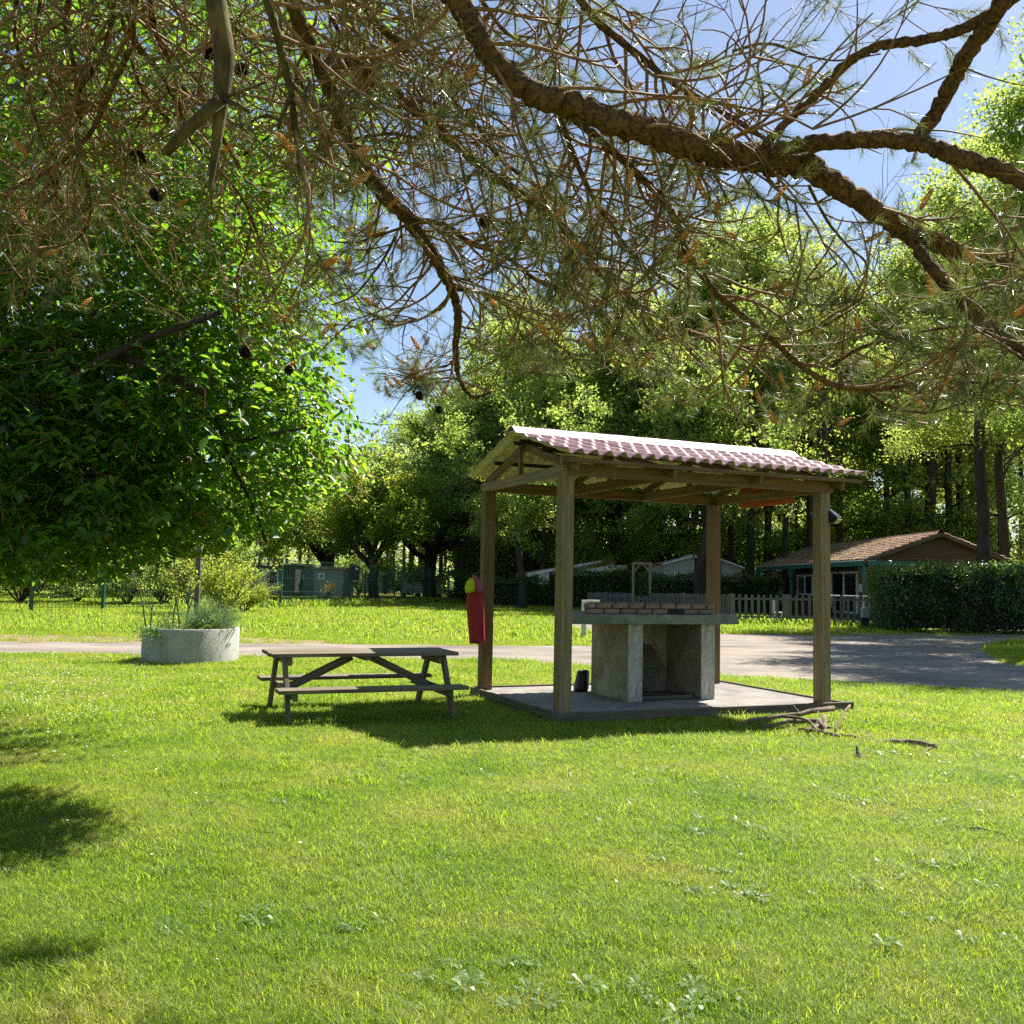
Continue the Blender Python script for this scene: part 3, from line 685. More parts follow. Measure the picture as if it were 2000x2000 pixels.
# ------------------------------------------------------------------ picket fence
def picket_run(root, p0, p1, h0, h1, spacing, wd, post_at=(), zb=.06, tops=.02):
    p0 = Vector(p0); p1 = Vector(p1); ln = (p1-p0).length; d = (p1-p0).normalized(); n = int(ln/spacing)
    side = Vector((d.y, -d.x, 0))
    proto = None
    for i in range(n+1):
        t_ = i/n; h = h0+(h1-h0)*t_+random.uniform(-tops, tops)
        if proto is None:
            proto = MB().box((0, 0, .5), (wd, .022, 1)).build('picket', M['picket'], None, local=True); o_ = proto
        else: o_ = copy_obj(proto)
        o_.parent = root; o_.location = p0.lerp(p1, t_)+Vector((0, 0, zb))-root.location+side*.03; o_.scale = (1, 1, h-zb)
        o_.rotation_euler = (0, random.gauss(0, .012), math.atan2(d.y, d.x))
    for zr in (.28, .86):
        bar_part('rail', M['picket'], p0+Z*(h0*zr), p1+Z*(h1*zr), .03, .075, root, bevel=0)
    for t_, ex in post_at:
        p = p0.lerp(p1, t_); h = (h0+(h1-h0)*t_)+ex; MB().box((p.x, p.y, h/2)-Vector((0, 0, 0)) if False else (p.x-side.x*.06, p.y-side.y*.06, h/2), (.11, .11, h)).build('fence_post', M['picket'], root)
def hz(px, py, Y): return PY(px, py, Y).z
a = G(1500, 1223.5); b = G(1757, 1229); a = PY(1432, 1223, 37); a.z = 0; b = PY(1757, 1229, 36.3); b.z = 0
pf = empty('picket_fence', a, 'weathered grey picket fence in front of the wooden cabin', 'fence')
picket_run(pf, a, b, hz(1432, 1161, 37), hz(1757, 1164, 36.3), .235, .105, ((0, .03), (.33, .02), (.66, 0), (1, .02)))
a2 = PY(1150, 1185, 49); a2.z = 0; b2 = PY(1236, 1185, 46.5); b2.z = 0
pf2 = empty('picket_fence', a2, 'low grey picket fence seen above the barbecue bricks, left of the wooden gate frame', 'fence')
picket_run(pf2, a2, b2, hz(1150, 1157, 49), hz(1236, 1158, 46.5), .125, .07, ((0, 0), (.35, .02)))
a3 = PY(1271, 1185, 45.5); a3.z = 0; b3 = PY(1428, 1190, 38.5); b3.z = 0
pf3 = empty('picket_fence', a3, 'grey picket fence between the wooden gate frame and the cabin garden', 'fence')
picket_run(pf3, a3, b3, hz(1271, 1158, 45.5), hz(1428, 1161, 38.5), .15, .085, ((.43, .02), (.98, .03)))
ar = empty('gate_frame', b2, 'tall timber gate frame with angled corner braces in the picket fence', 'gate')
gl = PY(1236, 1190, 46); gl.z = 0; grr = PY(1269, 1190, 45.6); grr.z = 0; gz = hz(1236, 1099, 46)
for p in (gl, grr): MB().box((p.x, p.y, gz/2), (.11, .11, gz)).build('gate_post', M['post_z'], ar)
MB().bar(gl+Z*(gz-.03), grr+Z*(gz-.03), .10, .10, ext=.08).build('lintel', M['post_z'], ar)
for p, s_ in ((gl, 1), (grr, -1)):
    MB().bar(p+Z*(gz-.45), p+Vector((s_*.33, 0, gz-.09)), .05, .07).build('brace', M['post_z'], ar)
picket_run(ar, gl+Vector((.12, 0, 0)), grr-Vector((.12, 0, 0)), hz(1250, 1164, 46), hz(1250, 1164, 46), .125, .07)
# small service box on a post
sb = PY(1690, 1228, 35.6); sb.z = 0
sbx = empty('service_post', sb, 'grey box on a dark post standing before the right end of the picket fence', 'meter box')
zt = hz(1690, 1206, 35.6)
MB().box((sb.x, sb.y, zt/2), (.24, .20, zt)).build('post', M['blue_dark'], sbx)
MB().box((sb.x, sb.y, (zt+hz(1690, 1187, 35.6))/2), (.27, .22, hz(1690, 1187, 35.6)-zt)).build('box', M['grey_box'], sbx, bevel=.015)
MB().tube([Vector((sb.x, sb.y, zt+.3)), Vector((sb.x-.03, sb.y, zt+.55)), Vector((sb.x+.04, sb.y, zt+.62))], [.02]*3, 6).build('tap', M['grey_box'], sbx)

# ------------------------------------------------------------------ green mesh fence
mf = empty('mesh_fence', G(547, 1190), 'green welded wire mesh fence with round posts across the back lawn', 'fence')
FP = [(60, 1196, 1068), (200, 1195, 1075), (365, 1193, 1082), (547, 1190, 1092), (684, 1184, 1100), (784, 1181, 1107), (874, 1178, 1109)]
fpts = []
for (px, yb, yt) in FP:
    g = G(px, yb); g.z = 0
    fpts.append((g, hz(px, yt, g.y)))
for (g, h) in fpts: MB().box((g.x, g.y, h/2), (.115, .115, h)).build('fence_post', M['green_metal'], mf)
for (g0, h0), (g1, h1) in zip(fpts[:-1], fpts[1:]):
    mb = MB(); ln = (g1-g0).length; n = int(ln/.14)
    for i in range(1, n):
        t_ = i/n; p = g0.lerp(g1, t_); h = h0+(h1-h0)*t_
        mb.tube([(p.x, p.y, .05), (p.x, p.y, h-.12), (p.x+.05, p.y-.08, h-.05), (p.x, p.y, h-.02)], [.008]*4, 3, cap=False)
    for zf in (.08, .35, .62, .9, .98):
        mb.tube([g0+Z*(h0*zf), g1+Z*(h1*zf)], [.014]*2, 4, cap=False)
    mb.build('mesh_panel', M['green_metal'], mf)
# inner dog-run gate panels
FP2 = [(712, 1177, 1112), (770, 1176, 1113), (806, 1175, 1115), (838, 1175, 1115)]
mf2 = empty('mesh_fence', G(712, 1177), 'second green mesh fence with thin posts standing farther back behind the first', 'fence')
fp2 = []
for (px, yb, yt) in FP2:
    g = PY(px, yb, 66); g.z = 0; fp2.append((g, hz(px, yt, 66)))
for (g, h) in fp2: MB().box((g.x, g.y, h/2), (.09, .09, h)).build('fence_post', M['green_metal'], mf2)
for (g0, h0), (g1, h1) in zip(fp2[:-1], fp2[1:]):
    mb = MB(); n = max(2, int((g1-g0).length/.16))
    for i in range(1, n):
        p = g0.lerp(g1, i/n); mb.tube([(p.x, p.y, .05), (p.x, p.y, h0-.05)], [.007]*2, 3, cap=False)
    for zf in (.35, .62, .9, .98): mb.tube([g0+Z*(h0*zf), g1+Z*(h1*zf)], [.014]*2, 4, cap=False)
    mb.build('mesh_panel', M['green_metal'], mf2)
# black sign with a small white dog
sy = fpts[4][0].y-.12; s0 = PY(684, 1137, sy); s1 = PY(703, 1105, sy)
sg = empty('sign', (s0.x, sy, s0.z), 'black rectangular sign with a small white dog, fixed to the mesh fence post', 'sign')
sgc = Vector(((s0.x+s1.x)/2, sy, (s0.z+s1.z)/2))
MB().box(sgc, (s1.x-s0.x, .03, s1.z-s0.z)).build('sign_board', M['sign_black'], sg)
def flat(name, pts, mat, y, parent):
    n = len(pts); mb = MB(); mb.add([(p[0], y, p[1]) for p in pts]+[(p[0], y+.008, p[1]) for p in pts], [tuple(range(n)), tuple(reversed(range(n, 2*n)))]+[(i, (i+1) % n, n+(i+1) % n, n+i) for i in range(n)])
    return mb.build(name, mat, parent)
k_ = .017; dx, dz = sgc.x+.02, s1.z-.26
dog = [(0, 0), (1.3, 0), (1.4, 4), (5, 4.5), (6.2, 0), (7.5, 0), (7.2, 5), (8.6, 7.5), (8.2, 9), (6.8, 6.8), (3.5, 7), (2.6, 9.2), (1.9, 10.6), (1.2, 9.6), (-1, 9), (-1, 8), (.4, 7.4), (.2, 4.5)]
flat('dog_emblem', [(dx+a_*k_, dz+b_*k_) for a_, b_ in dog], M['white'], sy-.028, sg)
for i_ in range(4): MB().box((sgc.x-.12+.08*i_, sy-.02, s0.z+.07), (.05, .01, .04)).build('sign_mark', M['white'], sg)

# ------------------------------------------------------------------ buildings
def wall_box(mb, x0, x1, y0, y1, z0, z1): return mb.box(((x0+x1)/2, (y0+y1)/2, (z0+z1)/2), (x1-x0, y1-y0, z1-z0))
cab = empty('cabin', (15.2, 40, 0), 'brown timber cabin with mossy tiled roof and green porch posts', 'cabin')
CX0, CX1, CXR, CY0, CY1 = 15.25, 20.9, 18.05, 40.0, 57.5
EAVE, RIDGE = 2.72, 3.93
WX = 16.3      # recessed wall under the porch
# walls as individual horizontal boards
def board_wall(x0, y0, x1, y1, z0, z1, mat, top=None, hb=.145):
    z = z0; d = Vector((x1-x0, y1-y0, 0)); ln = d.length; d.normalize(); nrm_ = Vector((d.y, -d.x, 0))
    while z < z1-.02:
        s0_, s1_ = 0, ln
        if top:
            s0_, s1_ = top(z+hb/2)
            if s1_-s0_ < .1: break
        p = Vector((x0, y0, z+hb/2)); mb = MB()
        A_ = p+d*s0_; B_ = p+d*s1_
        t_ = nrm_*.018
        mb.add([A_-Z*hb/2+nrm_*.03, B_-Z*hb/2+nrm_*.03, B_+Z*hb/2+nrm_*.004, A_+Z*hb/2+nrm_*.004, A_-Z*hb/2-nrm_*.03, B_-Z*hb/2-nrm_*.03, B_+Z*hb/2-nrm_*.03, A_+Z*hb/2-nrm_*.03],
               [(0, 1, 2, 3), (5, 4, 7, 6), (0, 4, 5, 1), (1, 5, 6, 2), (2, 6, 7, 3), (3, 7, 4, 0)])
        mb.build('board', mat, cab); z += hb+.004
gw = CX1-.15-CX0
def gable_top(z):
    if z < EAVE: return (0, gw)
    t_ = (z-EAVE)/(RIDGE-.12-EAVE); m_ = CXR-CX0; return (m_*t_, gw-(gw-m_)*t_)
board_wall(CX0, CY0+.5, CX1-.15, CY0+.5, .2, RIDGE-.12, M['siding_brown'], gable_top)
board_wall(WX, CY1-.3, WX, CY0+.54, .2, EAVE, M['siding_brown'])
wall_box(MB(), CX0+.05, CX1-.2, CY0+.56, CY0+.60, .1, EAVE).build('wall', M['dark_siding'], cab)
# roof planes with tiles
def roofplane(x0, x1, zE, zR, y0, y1):
    mb = MB(); sl_ = math.hypot(x1-x0, zR-zE); nrow = int(sl_/.30); ncol = int((y1-y0)/.21)
    mb.add([(x0, y0, zE-.05), (x1, y0, zR-.05), (x1, y1, zR-.05), (x0, y1, zE-.05)], [(0, 1, 2, 3) if x0 > x1 else (0, 3, 2, 1)]).build('roof_deck', M['dark_wood'], cab)
    mb = MB(); dx_ = (x1-x0)/sl_; dz_ = (zR-zE)/sl_; nx, nz_ = -dz_*(1 if x1 > x0 else -1)*1, abs(dx_)
    nx = -dz_ if dx_ > 0 else dz_
    for r_ in range(nrow):
        for c_ in range(ncol):
            s0_ = r_*.30-.03+random.gauss(0, .012); yy = y0+c_*.21+random.gauss(0, .008); lift = random.uniform(0, .02)
            pr = [(-.105, 0), (-.06, .05), (0, .068), (.06, .05), (.105, 0)]
            vs = []
            for (s_, up_) in ((s0_, .02+lift), (s0_+.36, -.01)):
                for (dy, hh_) in pr:
                    vs.append((x0+dx_*s_+nx*(hh_*.8+up_), yy+.1+dy, zE+dz_*s_+nz_*(hh_*.8+up_)))
            mb.add(vs, [(i, i+1, i+6, i+5) for i in range(4)]+[(0, 1, 2, 3, 4)])
    o_ = mb.build('roof_tiles', M['roof_tile'], cab); o_['kind'] = 'stuff'
roofplane(CX0-.45, CXR, EAVE, RIDGE, CY0, CY1)
roofplane(CX1+.3, CXR, EAVE, RIDGE, CY0, CY1)
rd_ = MB()
for c_ in range(46):
    y = CY0+c_*.38; rd_.add([(CXR+xx, y+dy, RIDGE+zz+(.02 if dy == 0 else 0)) for dy in (0, .42) for xx, zz in ((-.14, -.03), (-.07, .06), (.07, .06), (.14, -.03))], [(0, 1, 5, 4), (1, 2, 6, 5), (2, 3, 7, 6)])
rd_.build('ridge_tiles', M['roof_tile'], cab)['kind'] = 'stuff'
for (x0, z0_) in ((CX0-.45, EAVE), (CX1+.3, EAVE)):
    bar_part('verge_board', M['siding_brown'], (x0, CY0-.02, z0_-.09), (CXR, CY0-.02, RIDGE-.09), .03, .14, cab, bevel=0)
# porch
PX = CX0-.42
bar_part('porch_beam', M['green_paint'], (PX, CY0+.1, EAVE-.16), (PX, CY1, EAVE-.16), .10, .20, cab)
bar_part('porch_beam', M['green_paint'], (PX+.06, CY0-.12, EAVE-.14), (PX+2.9, CY0-.12, EAVE-.14), .10, .20, cab)
bar_part('gutter', M['white'], (PX-.05, CY0, EAVE-.03), (PX-.05, CY1, EAVE-.03), .04, .05, cab)
for y in (CY0+.1, 45.0, 50.6, CY1-.05):
    bar_part('porch_post', M['green_paint'], (PX, y, 0), (PX, y, EAVE-.26), .13, .13, cab, upv=Vector((0, 1, 0)))
    for s_ in (-1, 1):
        if CY0 < y+s_*.7 < CY1: bar_part('porch_brace', M['green_paint'], (PX, y, EAVE-.85), (PX, y+s_*.62, EAVE-.27), .08, .08, cab)
wall_box(MB(), PX+.02, WX, CY0+.3, CY1, 0, .18).build('porch_deck', M['dark_wood'], cab)
# openings on the wall under the porch
def onwall(px, py, x=WX-.05):
    d = ray(px, py); t_ = x/d.x; return Vector((x, d.y*t_, CH+d.z*t_))
def opening(pl0, pl1, name, panes, label=None):
    p0 = onwall(*pl0); p1 = onwall(*pl1)   # p0: left top, p1: right bottom
    y0, y1 = p1.y, p0.y; z1 = p0.z; z0 = max(.2, p1.z)
    fr_ = MB(); x = WX-.06
    fr_.box((x, (y0+y1)/2, z1-.05), (.08, y1-y0, .10)); fr_.box((x, (y0+y1)/2, z0+.05), (.08, y1-y0, .10))
    for k in range(panes+1):
        y = y0+(y1-y0)*k/panes; fr_.box((x, min(max(y, y0+.07), y1-.07), (z0+z1)/2), (.078, .14, z1-z0-.2))
    f_ = fr_.build(name, M['white'], cab)
    for k in range(panes):
        ya, yb_ = y0+(y1-y0)*k/panes+.08, y0+(y1-y0)*(k+1)/panes-.08
        MB().box((x+.01, (ya+yb_)/2, (z0+z1)/2), (.02, yb_-ya, z1-z0-.2)).build('pane', M['glass'], f_)
    return f_
opening((1558, 1123), (1588, 1163), 'window', 2)
opening((1624, 1117), (1676, 1200), 'glass_door', 2)
nb = onwall(1684, 1142); 
for yy0 in range(8):
    pass
o_ = MB().box((WX-.045, (onwall(1678, 1120).y+CY0+.6)/2, 1.75), (.02, abs(onwall(1678, 1120).y-CY0-.62), 1.5)); o_.build('wall_panel', M['siding_orange'], cab)
MB().box((WX-.07, onwall(1684, 1148).y, onwall(1684, 1148).z), (.02, .75, .36)).build('notice', M['white'], cab)
# garden furniture on the porch
gt = PY(1650, 1180, 39.0)
tb = empty('garden_table', (gt.x, 39.0, 0), 'white garden table behind the picket fence beside the cabin', 'table')
z_t = hz(1650, 1164, 39.0)
MB().box((gt.x, 39, z_t), (2.0, .8, .05)).build('table_top', M['white'], tb)
for sx in (-.85, .85):
    for syy in (-.3, .3): MB().box((gt.x+sx, 39+syy, z_t/2), (.07, .07, z_t)).build('leg', M['white'], tb)
tcx = gt.x-2.6
ch = empty('garden_chair', (tcx, 39.4, 0), 'white garden chair standing left of the garden table behind the pickets', 'chair')
MB().box((tcx, 39.4, .45), (.45, .45, .04)).build('seat', M['white'], ch)
MB().box((tcx-.2, 39.4, .72), (.03, .45, .5)).build('backrest', M['white'], ch)
for sx in (-.2, .2):
    for syy in (-.2, .2): MB().box((tcx+sx, 39.4+syy, .225), (.04, .04, .45)).build('leg', M['white'], ch)

def mobile_home(px0, px1, Y, yt0, yt1, wallmat, label, depth=4, roofmat=None, z0=.4, gable=None, wins=(), eave_over=.25, boards=True):
    p0 = PY(px0, 1150, Y); p1 = PY(px1, 1150, Y); z_a = hz(px0, yt0, Y); z_b = hz(px1, yt1, Y)
    r = empty('mobile_home', ((p0.x+p1.x)/2, Y, 0), label, 'mobile home')
    x0, x1 = p0.x, p1.x
    if gable is None:
        poly = [(x0, z0), (x1, z0), (x1, z_b), (x0, z_a)]
    else:
        gp = PY(gable[0], gable[1], Y); poly = [(x0, z0), (x1, z0), (x1, z_b), (gp.x, gp.z), (x0, z_a)]
    n = len(poly)
    mb = MB(); mb.add([(a_, Y, b_) for a_, b_ in poly]+[(a_, Y+depth, b_) for a_, b_ in poly], [tuple(range(n)), tuple(reversed(range(n, 2*n)))]+[(i, n+i, n+(i+1) % n, (i+1) % n) for i in range(n)])
    mb.build('wall', wallmat, r)
    top = poly[2:][::-1]
    for a_, b_ in zip(top[:-1], top[1:]):
        o1 = Vector((a_[0], Y+depth/2, a_[1]+.06)); o2 = Vector((b_[0], Y+depth/2, b_[1]+.06))
        MB().bar(o1, o2, depth+2*eave_over, .10, ext=.12).build('roof', roofmat or M['white'], r)
    if boards:
        zz = z0+.2
        lo = min(z_a, z_b)
        mb = MB()
        while zz < lo-.1: mb.box(((x0+x1)/2, Y-.008, zz), (x1-x0-.02, .014, .025)); zz += .22
        if mb.f: mb.build('siding_lap', wallmat, r)
    for (wx0, wx1, wy0, wy1) in wins:
        a_ = PY(wx0, wy0, Y); b_ = PY(wx1, wy1, Y)
        f_ = MB().box(((a_.x+b_.x)/2, Y-.03, (a_.z+b_.z)/2), (b_.x-a_.x, .04, a_.z-b_.z)).build('window', M['white'], r)
        MB().box(((a_.x+b_.x)/2, Y-.055, (a_.z+b_.z)/2), (b_.x-a_.x-.16, .01, a_.z-b_.z-.16)).build('pane', M['glass'], f_)
    return r
mobile_home(1296, 1356, 58, 1103, 1089, M['pale_siding'], 'pale grey-green mobile home with clad gable behind the hedge and big trunk', gable=(1354, 1088), wins=((1316, 1340, 1117, 1126),))
mobile_home(1271, 1296, 58.3, 1106, 1100, M['pale_siding'], 'lower brown-roofed lean-to on the left of the pale mobile home', roofmat=M['roof_tile'], boards=False)
mobile_home(1410, 1449, 60, 1096, 1110, M['pale_siding'], 'grey clad mobile home with sloping white eave left of the cabin roof', wins=())
mobile_home(1462, 1530, 62, 1114, 1116, M['beige_siding'], 'beige mobile home seen through the cabin porch', wins=((1478, 1500, 1120, 1132),))
# open lean-to roof of the white shelter behind the hedge
mobile_home(1052, 1072, 57, 1122, 1117, M['white'], 'white-framed lean-to porch beside the tree behind the hedge', wins=((1053, 1063, 1123, 1138),), depth=2, boards=False)
lt = empty('sloping_roof', PY(1120, 1120, 60).xy.to_3d(), 'long low roof with white edges sloping up behind the hedge', 'roof')
for k, (pa, pb) in enumerate((((1030, 1124), (1180, 1098)), ((1118, 1125), (1195, 1107)))):
    p0 = PY(*pa, 58+k*-1); p1 = PY(*pb, 62-k)
    MB().bar(p0, p1, 2.2, .22).build('roof_panel', M['cream_paint'] if k else M['roof_tile'], lt)
    MB().bar(p0+Vector((0, -1.2, .03)), p1+Vector((0, -1.2, .03)), .06, .24).build('fascia', M['white'], lt)
for px in (1040, 1100, 1160):
    p = PY(px, 1130, 60); MB().box((p.x, 60, 1.0), (.12, .12, 2.0)).build('post', M['white'], lt)
# left side behind the mesh fence
mobile_home(612, 668, 56, 1112, 1112, M['teal_siding'], 'grey-teal mobile home with leaf-strewn roof behind the mesh fence', roofmat=M['leaf_litter'], wins=((622, 634, 1119, 1132),))
mobile_home(548, 576, 55, 1108, 1104, M['dark_siding'], 'dark brown hut at the left end of the teal mobile home', roofmat=M['dark_wood'], boards=False)
mobile_home(577, 611, 57, 1108, 1108, M['teal_siding'], 'dull blue-grey cabin with pale window between the hut and teal home', roofmat=M['leaf_litter'], wins=((579, 594, 1120, 1129),), boards=False)
mobile_home(440, 545, 62, 1100, 1112, M['pale_siding'], 'pale mobile home with dark gable behind the yellow shrub', roofmat=M['dark_wood'], wins=((470, 500, 1118, 1140), (520, 543, 1114, 1142)))
mobile_home(706, 748, 74, 1122, 1122, M['beige_siding'], 'white mobile home with dark windows left of the far fence corner', wins=((715, 730, 1125, 1140),))
mobile_home(786, 862, 76, 1127, 1127, M['white'], 'long white mobile home low in the wood behind the mesh fence corner', wins=((792, 806, 1131, 1142), (820, 838, 1131, 1142)))
dk = empty('wooden_porch', PY(890, 1150, 66).xy.to_3d(), 'brown wooden porch with slatted railing beside the mesh fence corner', 'porch')
p0 = PY(876, 1150, 66); p1 = PY(910, 1150, 66); zt = hz(890, 1118, 66)
MB().box(((p0.x+p1.x)/2, 67, zt), (p1.x-p0.x+.3, 2.2, .12)).build('roof', M['siding_brown'], dk)
MB().box(((p0.x+p1.x)/2, 67, .35), (p1.x-p0.x, 2.2, .5)).build('deck', M['dark_siding'], dk)
for t_ in (0, .5, 1): MB().box((p0.x+(p1.x-p0.x)*t_, 66, zt/2), (.1, .1, zt)).build('post', M['siding_orange'], dk)
for k in range(12): MB().box((p0.x+(p1.x-p0.x)*(k+.5)/12, 66, .98), (.05, .03, .8)).build('slat', M['siding_orange'], dk)
MB().box(((p0.x+p1.x)/2, 66, 1.4), (p1.x-p0.x, .05, .07)).build('rail', M['siding_orange'], dk)
yh = PY(643, 1150, 52); 
yt_ = empty('flower_pot', (yh.x, 52, 0), 'yellow flower pot on a brown stand behind the mesh fence', 'flower pot')
MB().box((yh.x, 52, hz(643, 1155, 52)/2), (.28, .28, hz(643, 1155, 52)), taper=.8).build('stand', M['siding_brown'], yt_)
zc = hz(643, 1148, 52)
Pp = np.tile(np.array([[yh.x, 52, zc]]), (160, 1))+RNG.normal(size=(160, 3))*.14
Vv, F = leaf_verts(Pp, rand_dir(160), rand_dir(160), np.full(160, .12), np.full(160, .09)); np_mesh('blossom', Vv, F, M['yellow'], yt_)['kind'] = 'stuff'

# ------------------------------------------------------------------ hedges
def hedge(name, label, boxes, dens, size, mat=M['hedge_leaf'], topmat=None):
    x0 = min(b[0] for b in boxes); y0 = min(b[2] for b in boxes)
    r = empty(name, (x0, y0, 0), label, 'hedge')
    mb = MB(); Ps = []; Ns = []
    for (xa, xb, ya, yb, zt_) in boxes:
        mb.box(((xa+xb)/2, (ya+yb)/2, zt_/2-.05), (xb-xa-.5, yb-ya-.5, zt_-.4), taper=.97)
        def surf(n, fx):
            p = fx(n); return p
        ar_f = (xb-xa)*zt_; ar_s = (yb-ya)*zt_; ar_t = (xb-xa)*(yb-ya)
        for (ar_, gen, nn) in ((ar_f, lambda n: np.stack([RNG.uniform(xa, xb, n), np.full(n, ya), RNG.uniform(.02, zt_, n)], 1), (0, -1, .3)),
                               (ar_s, lambda n: np.stack([np.full(n, xa), RNG.uniform(ya, yb, n), RNG.uniform(.02, zt_, n)], 1), (-1, 0, .3)),
                               (ar_s*.5, lambda n: np.stack([np.full(n, xb), RNG.uniform(ya, yb, n), RNG.uniform(.02, zt_, n)], 1), (1, 0, .3)),
                               (ar_t, lambda n: np.stack([RNG.uniform(xa, xb, n), RNG.uniform(ya, yb, n), np.full(n, zt_)], 1), (0, -.2, 1))):
            n = int(ar_*dens); p = gen(n)
            # lumpy surface
            lump = np.sin(p[:, 0]*2.1+p[:, 2]*3)*.10+np.sin(p[:, 0]*5.3+p[:, 1]*2.2)*.07+np.sin(p[:, 2]*4.4+p[:, 1]*3.1)*.08
            nv = np.array(nn, float); nv /= np.linalg.norm(nv)
            p = p+nv*(lump[:, None]+RNG.normal(0, .10, (n, 1))-.08); p[:, 2] = np.maximum(p[:, 2], .03)
            Ps.append(p); Ns.append(np.tile(nv, (n, 1)))
    P = np.concatenate(Ps); N = unit(np.concatenate(Ns)+RNG.normal(0, .55, P.shape)); n = len(P)
    Dd = unit(np.cross(N, rand_dir(n))+N*.35)
    ln = size*RNG.uniform(.6, 1.25, n)
    Vv, F = leaf_verts(P, Dd, N, ln, ln*.5, .12)
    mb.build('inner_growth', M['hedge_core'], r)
    o_ = np_mesh('leaves', Vv, F, mat, r); o_['kind'] = 'stuff'
    return r
hr = G(1705, 1240); 
hedge('hedge', 'tall dark laurel hedge at the right edge beside the track', [(13.3, 18.2, 33.6, 35.6, 2.28), (16.5, 30, 34.0, 36.2, 2.36)], 300, .14)
m0 = PY(935, 1190, 56); 
hedge('hedge', 'clipped laurel hedge behind the shelter left posts, left of the picket fence', [(PY(925, 1190, 57).x, PY(1115, 1190, 57).x, 56.5, 58, hz(1000, 1132, 57)), (PY(1095, 1190, 55).x, PY(1250, 1190, 55).x, 54.5, 56, hz(1150, 1116, 55))], 160, .17)
hedge('hedge', 'dark hedge behind the picket fence between gate frame and cabin', [(PY(1258, 1190, 51).x, PY(1395, 1190, 51).x, 50.5, 52, hz(1330, 1124, 51)), (PY(1400, 1190, 53).x, PY(1520, 1190, 53).x, 52.5, 54, hz(1460, 1128, 53))], 160, .17)

